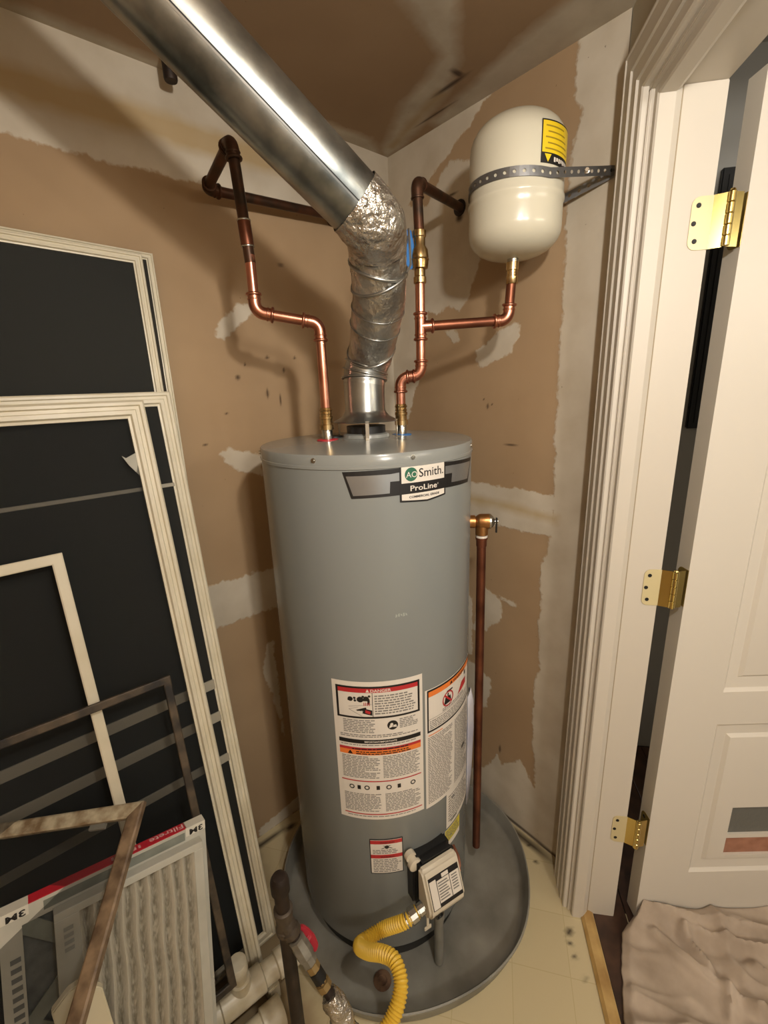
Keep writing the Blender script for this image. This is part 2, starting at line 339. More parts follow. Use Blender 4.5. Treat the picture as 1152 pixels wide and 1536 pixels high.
# floor: vinyl sheet with faint printed tile joints and dirt
def floor_mat():
    m = bpy.data.materials.new('vinyl'); m.use_nodes = True; nt = m.node_tree; p = nt.nodes['Principled BSDF']; N = nt.nodes.new; L = nt.links.new
    p.inputs['Roughness'].default_value = .42
    tc = N('ShaderNodeTexCoord'); mp = N('ShaderNodeMapping'); mp.inputs['Rotation'].default_value = (0, 0, .95); L(tc.outputs['Object'], mp.inputs[0])
    br = N('ShaderNodeTexBrick'); br.offset = 0; br.inputs['Scale'].default_value = 1; br.inputs['Brick Width'].default_value = .15; br.inputs['Row Height'].default_value = .15
    br.inputs['Mortar Size'].default_value = .0016; br.inputs['Mortar Smooth'].default_value = .6; br.inputs['Color1'].default_value = lin((196, 182, 146)); br.inputs['Color2'].default_value = lin((192, 178, 142)); br.inputs['Mortar'].default_value = lin((182, 167, 128))
    L(mp.outputs[0], br.inputs[0])
    n = N('ShaderNodeTexNoise'); n.inputs['Scale'].default_value = 9; n.inputs['Detail'].default_value = 6; L(tc.outputs['Object'], n.inputs['Vector'])
    at = N('ShaderNodeAttribute'); at.attribute_name = 'mud'; sx = N('ShaderNodeSeparateXYZ'); L(at.outputs['Vector'], sx.inputs[0])
    ad = N('ShaderNodeMath'); ad.operation = 'MULTIPLY_ADD'; L(n.outputs['Fac'], ad.inputs[0]); ad.inputs[1].default_value = .14; ad.inputs[2].default_value = -.07
    a2 = N('ShaderNodeMath'); L(ad.outputs[0], a2.inputs[0]); L(sx.outputs[0], a2.inputs[1])
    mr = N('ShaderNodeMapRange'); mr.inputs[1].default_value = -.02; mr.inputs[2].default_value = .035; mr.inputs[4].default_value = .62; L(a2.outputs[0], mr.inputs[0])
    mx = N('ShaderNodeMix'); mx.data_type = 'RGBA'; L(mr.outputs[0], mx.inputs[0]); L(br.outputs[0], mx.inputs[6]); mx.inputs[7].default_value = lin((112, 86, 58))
    m2 = N('ShaderNodeMix'); m2.data_type = 'RGBA'; L(sx.outputs[2], m2.inputs[0]); L(mx.outputs[2], m2.inputs[6]); m2.inputs[7].default_value = lin((66, 56, 42))
    L(m2.outputs[2], p.inputs['Base Color']); return m
fs = [(-.165, -.87, .012, .008), (-.19, -.885, .006, .006), (-.21, -.91, .008, .004), (-.235, -.95, .005, .005), (-.035, -.55, .02, .012), (-.03, -.65, .006, .006), (-.06, -.70, .005, .005),
      (-.70, -.03, .08, .008), (-.02, -.62, .012, .10), (-.60, -.04, .02, .01), (-.2, -1.0, .004, .004)]
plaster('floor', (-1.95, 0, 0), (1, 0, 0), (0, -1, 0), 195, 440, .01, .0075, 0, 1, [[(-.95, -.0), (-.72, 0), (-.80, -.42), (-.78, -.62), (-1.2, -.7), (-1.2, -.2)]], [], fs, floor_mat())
# dark hall floor laid from separate planks, threshold strip
hf = structure(build('floor_hall', sjbox(MB(), -.55, 1.4, .03, 1.6, -.03, -.004), M['dark_metal']), 'dark wood plank floor beyond the doorway')
for k in range(10):
    mbp = MB(); sjbox(mbp, -.54, 1.38, .072 + k * .095, .072 + k * .095 + .0925, -.004, .002 + .0006 * (k % 2))
    build('plank', mbp, M['plank'], hf, bevel=.0012, bseg=1)
mb = MB(); mb.prism([(0, 0), (.0, .004), (.008, .011), (.026, .012), (.036, .005), (.036, 0)], SJ(.13, .034, 0), J_, Z, W_ * 1.54)
structure(build('trim_1', mb, M['threshold']), 'yellow wooden threshold strip on the floor at the doorway')
# hall beyond the doorway
mb = MB(); sjbox(mb, -.60, -.55, .13, 1.6, -.06, CEIL + .2); structure(build('wall_hall', mb, M['hall']))
mb = MB(); sjbox(mb, -.55, 2.2, 1.55, 1.6, 0, CEIL + .2); structure(build('wall_hall_end', mb, M['hall']))
mb = MB(); sjbox(mb, -.60, 1.5, .126, 1.6, CEIL + .2, CEIL + .24); structure(build('ceiling_hall', mb, M['hall']))
mb = MB(); sjbox(mb, -.55, -.535, .45, 1.15, 1.35, 2.13)
tv = build('wall_panel', mb, M['tv'], bevel=.004); tag(tv, 'black glossy panel on the hall wall, seen through the gap beside the door', 'panel')
mb = MB(); sjbox(mb, -.535, -.532, .47, 1.13, 1.37, 2.11); build('panel_face', mb, M['black'], tv)

# ------------------------------------------------------------------ door frame
prof = [(0, 0), (0, .017), (.003, .019), (.006, .019), (.0075, .0165), (.036, .0168), (.039, .019), (.042, .019), (.044, .0152), (.066, .0154), (.069, .0165), (.072, .0165), (.0735, .0118), (.092, .0122), (.095, .0095), (.095, 0)]
S0 = .050
a = [SJ(S0 + u, -v, 0) for u, v in prof]; b = [SJ(S0 + u, -v, HEAD + .008 + .095 - u) for u, v in prof]; n = len(prof)
mb = MB(); mb.add(a + b, [tuple(range(n - 1, -1, -1)), tuple(range(n, 2 * n))] + [(i, (i + 1) % n, n + (i + 1) % n, n + i) for i in range(n)])
structure(build('trim_2', mb, M['white_paint'], smooth=25), 'white moulded door casing beside the door, running floor to head')
a = [SJ(S0 + u, -v, HEAD + .008 + .095 - u) for u, v in prof]; b = [SJ(1.80 - u, -v, HEAD + .008 + .095 - u) for u, v in prof]
mb = MB(); mb.add(a + b, [tuple(range(n - 1, -1, -1)), tuple(range(n, 2 * n))] + [(i, (i + 1) % n, n + (i + 1) % n, n + i) for i in range(n)])
structure(build('trim_3', mb, M['white_paint'], smooth=25), 'white moulded head casing over the doorway')
a = [SJ(1.80 - u, -v, 0) for u, v in prof]; b = [SJ(1.80 - u, -v, HEAD + .008 + .095 - u) for u, v in prof]
mb = MB(); mb.add(a + b, [tuple(range(n - 1, -1, -1)), tuple(range(n, 2 * n))] + [(i, (i + 1) % n, n + (i + 1) % n, n + i) for i in range(n)])
structure(build('trim_4', mb, M['white_paint'], smooth=25), 'white moulded door casing on the far side of the doorway')
mb = MB(); sjbox(mb, .134, .153, 0, .1284, 0, HEAD); jm = structure(build('trim_5', mb, M['white_jamb'], bevel=.0015), 'white side jamb of the doorway carrying three brass hinges')
STP = [(.008, 0), (.008, .013), (.011, .016), (.038, .016), (.044, .012), (.052, .0035), (.052, 0)]
mb = MB(); mb.prism(STP, SJ(.153, 0, 0), J_, W_, Z * HEAD); build('stop', mb, M['white_jamb'], jm, smooth=30)
mb = MB(); sjbox(mb, .153, .1532, .052, .0555, 0, HEAD); build('caulk_shadow_line', mb, M['caulk_shadow'], jm)  # dark strip beside the stop: caulk crack and contact shadow painted as one
mb = MB(); sjbox(mb, .134, 1.70, 0, .1284, HEAD, HEAD + .019); jm = structure(build('trim_6', mb, M['white_jamb'], bevel=.0015), 'white head jamb on top of the doorway')
mb = MB(); mb.prism(STP, SJ(.169, 0, HEAD), J_, -Z, W_ * 1.51); build('stop', mb, M['white_jamb'], jm, smooth=30)
mb = MB(); sjbox(mb, 1.68, 1.70, 0, .1284, 0, HEAD); structure(build('trim_7', mb, M['white_jamb'], bevel=.0015), 'white strike jamb on the far side of the doorway')
# ------------------------------------------------------------------ door leaf (opened outward, square to its wall)
JD = .184; DW = .715; TH = .044; SF = .156; SWING = math.radians(9)
WD = W_ * math.cos(SWING) + J_ * math.sin(SWING); JDIR = J_ * math.cos(SWING) - W_ * math.sin(SWING)
def DP(s, j, z=0): return SJ(SF, JD, z) + WD * (s - SF) + JDIR * (j - JD)
def dbox(mb, s0, s1, j0, j1, z0, z1): return mb.box(DP((s0 + s1) / 2, (j0 + j1) / 2, (z0 + z1) / 2), (s1 - s0, j1 - j0, z1 - z0), (WD, JDIR, Z))
door = bpy.data.objects.new('door_1', None); link(door, None, DP(SF, JD, 0)); structure(door, 'white panelled door standing open away from the heater')
rows = [(.185, .679), (.774, 1.46), (1.57, 1.86)]; u0, u1 = JD + .130, JD + DW - .130
mb = MB(); dbox(mb, SF - TH, SF, JD, u0, .012, 2.036); dbox(mb, SF - TH, SF, u1, JD + DW, .012, 2.036)
zz = [.012] + [z for r in rows for z in r] + [2.036]
for k in range(0, len(zz), 2): dbox(mb, SF - TH, SF, u0, u1, zz[k], zz[k + 1])
build('stiles_and_rails', mb, M['white_paint'], door)
for (z0, z1) in rows:
    rings = [(0, 0), (.004, -.004), (.008, -.007), (.036, -.010), (.044, -.0035), (.047, -.003)]; mb = MB(); vs = []
    for off, d in rings: vs += [DP(SF + d, u0 + off, z0 + off), DP(SF + d, u1 - off, z0 + off), DP(SF + d, u1 - off, z1 - off), DP(SF + d, u0 + off, z1 - off)]
    fsx = [(4 * i + k, 4 * i + (k + 1) % 4, 4 * i + 4 + (k + 1) % 4, 4 * i + 4 + k) for i in range(len(rings) - 1) for k in range(4)]
    q = len(vs) - 4; hole = z0 < .3
    if not hole: fsx.append((q, q + 1, q + 2, q + 3))
    else:
        ha = [(.402, .242), (.60, .242), (.60, .408), (.402, .408)]
        vs += [DP(SF - .003, u, z) for u, z in ha] + [DP(SF - .022, u, z) for u, z in ha]
        fsx += [(q + k, q + (k + 1) % 4, q + 4 + (k + 1) % 4, q + 4 + k) for k in range(4)] + [(q + 4 + k, q + 4 + (k + 1) % 4, q + 8 + (k + 1) % 4, q + 8 + k) for k in range(4)]
    mb.add(vs, fsx)
    pn = build('panel', mb, M['white_paint'], door, smooth=20)
    mb = MB(); dbox(mb, SF - TH, SF - .024, u0, u1, z0, z1); build('panel_back', mb, M['white_paint'], pn)
mb = MB(); dbox(mb, SF - .024, SF - .012, .400, .602, .312, .410); fl = build('flap', mb, M['grille'], door)
mb = MB(); dbox(mb, SF - .024, SF - .010, .400, .602, .240, .299); build('flap_sill', mb, M['flapwood'], door)
mb = MB(); dbox(mb, SF - .024, SF - .006, .400, .602, .299, .312); build('flap_divider', mb, M['white_paint'], door)
mb = MB(); mb.lathe([(.011, 0), (.011, .018), (.026, .026), (.028, .045), (.018, .056), (0.001, .057)], DP(SF, JD + DW - .07, .95), WD, 20)
build('door_knob', mb, M['hinge_brass'], door)
def rrect(w, h, r, n=4):
    out = []
    for cx, cy, a0 in ((w - r, h - r, 0), (0, h, None), (0, 0, None), (w - r, r, 1.5 * PI)):
        if a0 is None: out.append((cx, cy))
        else: out += [(cx + r * math.cos(a0 + k * PI / 2 / n), cy + r * math.sin(a0 + k * PI / 2 / n)) for k in range(n + 1)]
    return out
for hz in (1.80, 1.055, .332):
    kn = SJ(.166, .1530, hz); hh = .045
    mb = MB()
    poly = [(-x, y - hh) for x, y in rrect(.036, 2 * hh, .014)][::-1]
    mb.prism(poly, SJ(.1535, .1284, hz), J_, Z, W_ * .0012)
    h = build('hinge', mb, M['hinge_cream'], door); h['label'] = 'brass butt hinge'
    mb = MB(); mb.prism([(0, -hh), (.0225, -hh), (.0225, hh), (0, hh)], SJ(.1547, .1284, hz), (J_ * .0216 + W_ * .0095) / .0236, Z, W_ * -.0014)
    mb.prism([(0, -hh), (.0245, -hh), (.0245, hh), (0, hh)], kn, (DP(SF, JD, hz) - kn).normalized(), Z, W_ * -.0014)
    build('hinge_bend', mb, M['hinge_brass'], h)
    mb = MB(); poly = [(-x, y - hh) for x, y in rrect(.036, 2 * hh, .014)][::-1]
    mb.prism(poly, DP(SF, JD - .0012, hz), WD, Z, JDIR * .0014); build('hinge_leaf', mb, M['hinge_brass'], h)
    mb = MB()
    for k in range(5): mb.lathe([(.006, .0006), (.007, .0016), (.007, .0168), (.006, .0178)], kn + Z * (-hh + .018 * k), Z, 14)
    mb.lathe([(.003, 0), (.0055, .001), (.004, .004)], kn + Z * hh, Z, 12); build('knuckle', mb, M['hinge_brass'], h)
    for (jj, dz) in ((.104, .03), (.099, 0), (.104, -.03)):
        mb = MB(); mb.lathe([(.0044, 0), (.0044, .0005), (.002, .0004), (.0005, .0002)], SJ(.1547, jj, hz + dz), W_, 12); build('screw', mb, M['dark_metal'], h)
    for (ss, dz) in ((.132, .03), (.127, 0), (.132, -.03)):
        mb = MB(); mb.lathe([(.0044, 0), (.0044, .0005), (.002, .0004), (.0005, .0002)], DP(ss, JD - .0013, hz + dz), -JDIR, 12); build('screw', mb, M['dark_metal'], h)

# ------------------------------------------------------------------ water heater
HX, HY, HR = -.4428, -.3866, .2529
A0 = math.radians(-128.25)
def cylp(th, z, R=HR):
    a = A0 + math.radians(th); return V((HX + R * math.cos(a), HY + R * math.sin(a), z))
def crect(mb, t0, t1, z0, z1, R=HR + .001, zt0=None, zt1=None):
    n = max(1, int(abs(t1 - t0) / 3) + 1); vs = []
    for i in range(n + 1):
        u = i / n; t = t0 + (t1 - t0) * u; vs += [cylp(t, z0, R), cylp(t, z1, R)]
    return mb.add(vs, [(2 * i, 2 * i + 2, 2 * i + 3, 2 * i + 1) for i in range(n)])
def cquad(mb, c, R, n=10):       # c: four (theta,z) corners bl, br, tr, tl
    vs = []
    for i in range(n + 1):
        u = i / n
        vs += [cylp(c[0][0] + (c[1][0] - c[0][0]) * u, c[0][1] + (c[1][1] - c[0][1]) * u, R), cylp(c[3][0] + (c[2][0] - c[3][0]) * u, c[3][1] + (c[2][1] - c[3][1]) * u, R)]
    return mb.add(vs, [(2 * i, 2 * i + 2, 2 * i + 3, 2 * i + 1) for i in range(n)])
def ctext(mb, s, th, z, size, R, bold=0, sx=1.0, align='L', th1=None, slant=0):
    vs, fsx, w = text2d(s, bold); k = math.degrees(size / R)
    if th1 is not None: sx = (th1 - th) / (w * k)
    off = {'L': 0, 'C': -w / 2, 'R': -w}[align]
    return mb.add([cylp(th + (x + off) * k * sx, z + y * size + slant * x * size, R) for x, y in vs], fsx)
def cdisc(mb, th, z, r, R, ri=0, n=24):
    k = math.degrees(1 / R); vs = []
    for i in range(n):
        a = 2 * PI * i / n; vs += [cylp(th + r * math.cos(a) * k, z + r * math.sin(a), R), cylp(th + ri * math.cos(a) * k, z + ri * math.sin(a), R)]
    return mb.add(vs, [(2 * i, 2 * ((i + 1) % n), 2 * ((i + 1) % n) + 1, 2 * i + 1) for i in range(n)])
def fine_print(mb, t0, t1, z0, z1, R, lh=.0046, fill=.9):
    z = z1 - lh
    while z >= z0:
        t = t0; end = t1 - random.random() * (t1 - t0) * (.45 if random.random() < .25 else .05)
        while t < end:
            w = random.uniform(.8, 3.2)
            if t + w > t1: break
            vs = [cylp(t, z, R), cylp(t + w, z, R), cylp(t + w, z + lh * .5, R), cylp(t, z + lh * .5, R)]
            mb.add(vs, [(0, 1, 2, 3)]); t += w + .45
        z -= lh
heater = thing('water_heater', 'tall grey cylindrical gas water heater standing in the round metal pan', 'water heater', (HX, HY, .012))
mb = MB(); mb.lathe([(.236, .012), (.236, .05), (.246, .052), (.246, .071)], (HX, HY, 0), seg=96); build('base_ring', mb, M['dark_metal'], heater)
mb = MB(); mb.lathe([(.2, .066), (HR - .002, .066), (HR, .069), (HR, 1.385)], (HX, HY, 0), seg=128, caps=False); build('jacket', mb, M['heater'], heater, smooth=50)
mb = MB(); mb.lathe([(HR, 1.372), (HR + .0022, 1.3735), (HR + .0022, 1.379), (HR + .0012, 1.380), (HR + .0012, 1.3985), (HR - .001, 1.4015), (HR - .012, 1.4025), (.06, 1.411), (.01, 1.411)], (HX, HY, 0), seg=128); build('top_lid', mb, M['heater_lid'], heater, smooth=40)
for th in (-24.7, 20.4, 68, -75, 115, -120, 160):
    d = (cylp(th, 0, 1) - V((HX, HY, 0))); mb = MB(); mb.lathe([(.0052, -.001), (.0052, .0006), (.0036, .0008), (.0032, .0034), (.001, .0036)], cylp(th, 1.391, HR + .001), d, 6 * 2); build('screw', mb, M['steel'], heater)
# brand decal
R1, R2, R3, R4 = HR + .0006, HR + .0010, HR + .0014, HR + .0018
mb = MB(); cquad(mb, [(-8, 1.3155), (14, 1.318), (14, 1.372), (-11.5, 1.369)], R1); cquad(mb, [(14, 1.318), (38.6, 1.318), (38.6, 1.372), (14, 1.372)], R1); cquad(mb, [(38.6, 1.318), (62.5, 1.312), (69, 1.364), (38.6, 1.372)], R1)
dec = build('brand_decal', mb, M['print_black'], heater, smooth=0)
for q_ in ([(-7.1, 1.3215), (9.2, 1.3235), (9.8, 1.3615), (-9.9, 1.3605)], [(9.6, 1.3465), (14, 1.3467), (14, 1.3635), (9.6, 1.3615)], [(43.5, 1.3265), (61.3, 1.3205), (66.5, 1.357), (44.5, 1.3625)], [(38.6, 1.347), (44.8, 1.346), (44.8, 1.3625), (38.6, 1.3635)]):
    build('silver_panel', cquad(MB(), q_, R2), M['label_silver'], dec, smooth=0)
mb = MB(); cquad(mb, [(13.8, 1.303), (27.6, 1.2985), (27.6, 1.3795), (13.8, 1.3795)], R2 + .0001); cquad(mb, [(27.6, 1.2985), (38.9, 1.3045), (38.9, 1.3795), (27.6, 1.3795)], R2 + .0001); build('logo_plate', mb, M['print_black'], dec, smooth=0)
mb = MB(); crect(mb, 14.7, 38.0, 1.3405, 1.3762, R3); build('logo_panel', mb, M['label_white'], dec, smooth=0); mb = MB(); cquad(mb, [(14.7, 1.3065), (27.6, 1.302), (27.6, 1.3185), (14.7, 1.3185)], R3); cquad(mb, [(27.6, 1.302), (38.0, 1.3075), (38.0, 1.3185), (27.6, 1.3185)], R3); build('logo_panel', mb, M['label_white'], dec, smooth=0)
mb = MB(); cdisc(mb, 19.4, 1.3575, .0138, R4); build('logo_disc', mb, M['green'], dec, smooth=0)
mb = MB(); ctext(mb, 'AO', 16.9, 1.3515, .0165, R4 + .0003, 0.0, th1=22.3); build('logo_lettering', mb, M['label_white'], dec, smooth=0); mb = MB(); ctext(mb, 'ProLine', 18.9, 1.3240, .0155, R3 + .0003, .012, th1=33.2); ctext(mb, '*', 33.4, 1.3270, .009, R3 + .0003); build('logo_lettering', mb, M['label_white'], dec, smooth=0)
mb = MB(); ctext(mb, 'Smith.', 23.3, 1.3505, .0245, R4, .006, th1=37.2); build('black_lettering', mb, M['print_black'], dec, smooth=0); mb = MB(); ctext(mb, 'COMMERCIAL GRADE', 18.2, 1.3095, .0062, R4, .03, th1=34.6); build('black_lettering', mb, M['print_black'], dec, smooth=0)
# main warning label
lab = build('warning_label', crect(MB(), -24.1, 23.5, .512, .900, R1), M['label_white'], heater, smooth=0); lab['label'] = 'large white warning label with red header and black borders'
mb = MB(); crect(mb, -22, 21.8, .883, .888, R2); crect(mb, -22, 21.8, .804, .809, R2); crect(mb, -22, -20.8, .804, .888, R2); crect(mb, 20.7, 21.8, .804, .888, R2); crect(mb, -3.2, -2.9, .809, .872, R2)
crect(mb, -22, 22, .735, .746, R2)
cdisc(mb, 6.8, .783, .0125, R2); mb2 = MB(); cdisc(mb2, 6.3, .7855, .0035, R3); cquad(mb2, [(4.9, .776), (6.9, .779), (6.7, .783), (5.2, .783)], R3); cquad(mb2, [(7.0, .778), (9, .777), (8.6, .784), (7.1, .783)], R3)
for (a_, b_, c_, d2) in ((-14.4, .855, .006, .0075), (-9.3, .8545, .0075, .0065), (-6.2, .857, .006, .0075)): cdisc(mb, a_, b_, c_, R2)
crect(mb, -11, -4.6, .8505, .8575, R2); crect(mb, -5.6, -4.4, .842, .855, R2)
for (a_, b_) in ((-15.2, .853), (-12.2, .858), (-12.0, .8515), (-4.6, .863), (-5.0, .851), (-7.8, .862)): cdisc(mb, a_, b_, .003, R2)
for dx in (0, 1.6, 3.0): cquad(mb, [(-11.8 + dx, .8265 - dx * .001), (-10.8 + dx, .824), (-6.2, .831), (-6.6, .834)], R2, 3)
cquad(mb, [(-8.5, .818), (-3.4, .812), (-3.4, .826), (-7.5, .831)], R2, 3)
cquad(mb, [(-15.6, .8345), (-3.5, .842), (-3.5, .8425), (-15.6, .835)], R2); cquad(mb, [(-15.5, .8275), (-8.8, .8105), (-8.7, .8110), (-15.4, .828)], R2); cquad(mb, [(-15.5, .8275), (-10.5, .834), (-10.5, .8345), (-15.4, .828)], R2)
ctext(mb, '\u25b2' if False else 'A', 4, .7105, .004, R3)
build('label_border', mb, M['print_black'], lab, smooth=0); build('label_icon', mb2, M['label_white'], lab, smooth=0)
for t0_, t1_, z0_, z1_ in ((-20.8, 20.7, .872, .883), (-22, 22, .7165, .7235), (-22, 22, .6255, .6285), (-21.5, 22.3, .5265, .5295)): build('red_strip', crect(MB(), t0_, t1_, z0_, z1_, R2), M['red'], lab, smooth=0)
mb = MB()
for k in range(4): crect(mb, -7.6 + k * .9, -7.2 + k * .9, .838, .8465, R2)
cquad(mb, [(-7.0, .820), (-4.5, .816), (-4.2, .823), (-6.8, .828)], R3, 3)
build('red_print', mb, M['red'], lab, smooth=0)
mb = MB(); crect(mb, -22, 22, .703, .7165, R2); build('orange_print', mb, M['orange'], lab, smooth=0)
mb = MB(); ctext(mb, 'DANGER', -3.9, .8738, .0100, R3, .02, th1=6.6); cquad(mb, [(-6.3, .874), (-4.5, .874), (-5.38, .8815), (-5.42, .8815)], R3, 2); build('white_lettering', mb, M['label_white'], lab, smooth=0); mb = MB(); ctext(mb, 'IMPORTANT/IMPORTANTE', -8.2, .7385, .0062, R3, .02, th1=8.8); build('white_lettering', mb, M['label_white'], lab, smooth=0)
mb = MB(); cquad(mb, [(-17.6, .7048), (-14.8, .7048), (-16.1, .7150), (-16.2, .7150)], R3, 2); 
mb3 = MB(); fine_print(mb3, -13, 18, .704, .716, R3, .0055); fine_print(mb3, -15, 17, .7175, .724, R3, .006); build('warning_triangle', mb, M['print_black'], lab, smooth=0); o = build('header_print', mb3, M['print_black'], lab, smooth=0); o['kind'] = 'stuff'
for k, t in enumerate((-16.5, -12.5, -8.2, -2.2, 3.6, 9.2, 17)):
    build('pictogram', crect(MB(), t - .9, t + .9, .603, .6145, R3) if k % 2 else cdisc(MB(), t, .609, .0065, R3, .004), M['print_black'], lab, smooth=0)
mb = MB(); fine_print(mb, -2, 19.5, .812, .868, R2, .0066); fine_print(mb, -19, -2, .764, .802, R2); fine_print(mb, 10.5, 21, .772, .800, R2); fine_print(mb, -21, 21, .749, .762, R2); fine_print(mb, -21, 21, .726, .734, R2)
for (a_, b_, c_, d2) in ((-21, -.5, .632, .701), (1, 21.6, .632, .701), (-21, -.5, .534, .592), (1.5, 21.6, .534, .592), (-20, 21, .516, .525)): fine_print(mb, a_, b_, c_, d2, R2)
o = build('fine_print', mb, M['print_grey'], lab, smooth=0); o['kind'] = 'stuff'
# right warning label
lb2 = build('instruction_label', crect(MB(), 25, 70, .507, .850, R1), M['label_white'], heater, smooth=0); lb2['label'] = 'white instruction label with orange strip and red crossed circle'
mb = MB(); crect(mb, 26.3, 69.5, .843, .848, R2); crect(mb, 26.3, 69.5, .731, .736, R2); crect(mb, 26.3, 27.2, .731, .848, R2); crect(mb, 68.6, 69.5, .731, .848, R2); crect(mb, 27.2, 68.6, .7665, .7672, R2)
build('label_border', mb, M['print_black'], lb2, smooth=0)
for q_ in ([(38, .784), (44.5, .784), (43.5, .803), (39.3, .803)], [(41, .803), (42, .803), (42, .812), (41, .812)], [(40.5, .815), (45.5, .815), (45.5, .819), (40.5, .819)], [(60, .815), (62, .815), (62, .827), (60, .827)], [(57, .596), (62, .596), (62, .606), (57, .606)]): build('pictogram', cquad(MB(), q_, R2, 3), M['print_black'], lb2, smooth=0)
for t0_, t1_, z0_, z1_ in ((27.2, 68.6, .829, .843), (27, 37, .721, .7235)): build('orange_strip', crect(MB(), t0_, t1_, z0_, z1_, R2), M['orange'], lb2, smooth=0)
mb = MB(); cdisc(mb, 41.5, .797, .0205, R3, .017); cquad(mb, [(38.2, .809), (39.0, .812), (45, .785), (44.2, .782)], R3, 3); cquad(mb, [(51, .782), (62, .788), (62, .806), (56, .806)], R3, 4); build('red_print', mb, M['red'], lb2, smooth=0)
mb = MB(); ctext(mb, 'WARNING', 46, .8315, .0095, R3, .02, th1=60); cquad(mb, [(43, .832), (45.4, .832), (44.25, .8405), (44.15, .8405)], R3, 2); build('dark_print', mb, M['print_black'], lb2, smooth=0)
mb = MB()
for (a_, b_, c_, d2) in ((28, 67, .738, .764), (37, 60, .769, .780), (26.5, 46, .515, .719), (48, 68.5, .515, .719)): fine_print(mb, a_, b_, c_, d2, R2, .005)
o = build('fine_print', mb, M['print_grey'], lb2, smooth=0); o['kind'] = 'stuff'
lb3 = build('rating_label', crect(MB(), 40.1, 69.3, .395, .512, R2 + .0004), M['label_white'], heater, smooth=0); lb3['label'] = 'small white rating label below the instruction label'
mb = MB(); fine_print(mb, 42, 67, .41, .50, R3 + .0004, .008); crect(mb, 45, 48, .478, .486, R3 + .0004); crect(mb, 44, 51, .405, .412, R3 + .0004); o = build('fine_print', mb, M['print_grey'], lb3, smooth=0); o['kind'] = 'stuff'
lb4 = build('yellow_sticker', crect(MB(), 39, 55.5, .327, .389, R1), M['label_white'], heater, smooth=0); lb4['label'] = 'small yellow and white sticker near the gas control'
mb = MB(); crect(mb, 39.3, 55.2, .345, .388, R2); build('yellow_print', mb, M['yellow_print'], lb4, smooth=0)
mb = MB(); fine_print(mb, 40, 54.5, .348, .387, R3, .006); cdisc(mb, 44.5, .361, .003, R3); o = build('fine_print', mb, M['print_grey'], lb4, smooth=0); o['kind'] = 'stuff'
lb5 = build('caution_label', crect(MB(), -8.7, 10.2, .336, .449, R1), M['print_black'], heater, smooth=0); lb5['label'] = 'small black edged label with two red strips, low on the front'
mb = MB(); crect(mb, -8.2, 9.7, .339, .4465, R2); build('label_field', mb, M['label_white'], lb5, smooth=0)
for z_ in (.434, .388): build('red_strip', crect(MB(), -8.2, 9.7, z_, z_ + .0115, R3), M['red'], lb5, smooth=0)
mb = MB(); fine_print(mb, -7, 9, .401, .418, R3, .005); fine_print(mb, -7, 9, .342, .387, R3, .0055); o = build('fine_print', mb, M['print_grey'], lb5, smooth=0); o['kind'] = 'stuff'
mb = MB(); cdisc(mb, 1, .424, .0055, R3); cquad(mb, [(-2.5, .419), (-1.5, .419), (3.5, .429), (2.5, .429)], R3, 2); cquad(mb, [(3.5, .419), (4.5, .419), (-.5, .429), (-1.5, .429)], R3, 2)
build('pictogram', mb, M['print_black'], lb5, smooth=0); mb = MB(); ctext(mb, 'WARNING', -2.8, .4365, .0065, R4, .01, th1=5.4); build('dark_lettering', mb, M['print_black'], lb5, smooth=0); mb = MB(); ctext(mb, 'WARNING', -2.8, .3905, .0060, R4, .01, th1=5.4); build('dark_lettering', mb, M['print_black'], lb5, smooth=0)
mb = MB()
for k in range(5): cquad(mb, [(10 + k * 1.3, 1.052 + .002 * (k % 3)), (10.9 + k * 1.3, 1.053), (11 + k * 1.2, 1.058 + .003 * (k % 2)), (10.2 + k * 1.2, 1.06)], R1, 2)
build('scuff_mark', mb, mat('scuff', (148, 154, 144), .5), heater, smooth=0)
# nipples, plastic rings and draft hood
NL = V((HX - .091, HY + .033, 0)); NR = V((HX + .085, HY - .035, 0)); FX = V((HX, HY, 0))
for P0, mm, rr in ((NL, M['red_plastic'], .0255), (NR, M['blue'], .0245)):
    mb = MB(); mb.lathe([(rr, 0), (rr, .0015), (.013, .003)], P0 + Z * 1.409, Z, 28); build('nipple_ring', mb, mm, heater)
    mb = MB(); mb.lathe([(.0128, 0), (.0128, .022), (.0115, .024)], P0 + Z * 1.410, Z, 20); build('nipple', mb, M['steel'], heater)
mb = MB(); mb.lathe([(.021, 0), (.021, .006), (.012, .008)], FX + V((-.055, .058, 1.408)), Z, 20); build('plastic_cap', mb, M['black'], heater)
mb = MB(); mb.lathe([(.058, 1.409), (.056, 1.418), (.048, 1.4205), (.047, 1.419), (.001, 1.419)], FX, Z, 48); build('flue_collar', mb, M['heater_lid'], heater)
mb = MB(); mb.lathe([(.047, 1.419), (.047, 1.437)], FX, Z, 40); build('flue_opening', mb, M['black'], heater)
hood = build('draft_hood', MB().lathe([(.0765, 1.4475), (.0780, 1.4490), (.072, 1.4515), (.058, 1.459), (.0505, 1.468), (.0480, 1.474), (.0480, 1.546)], FX, Z, 56, caps=False), M['galv'], heater, smooth=50)
for th in (2, 78, -118):
    d = cylp(th, 0, HR + 1) - cylp(th, 0, HR); d.normalize(); t = d.cross(Z); mb = MB(); p = FX + d * .0755
    mb.box(p + Z * 1.430, (.0025, .008, .042), (d, t, Z)); mb.box(p + d * .004 + Z * 1.4105, (.012, .008, .003), (d, t, Z)); mb.box(p - d * .012 + Z * 1.4505, (.028, .008, .002), (d, t, Z)); build('hood_leg', mb, M['steel'], hood)
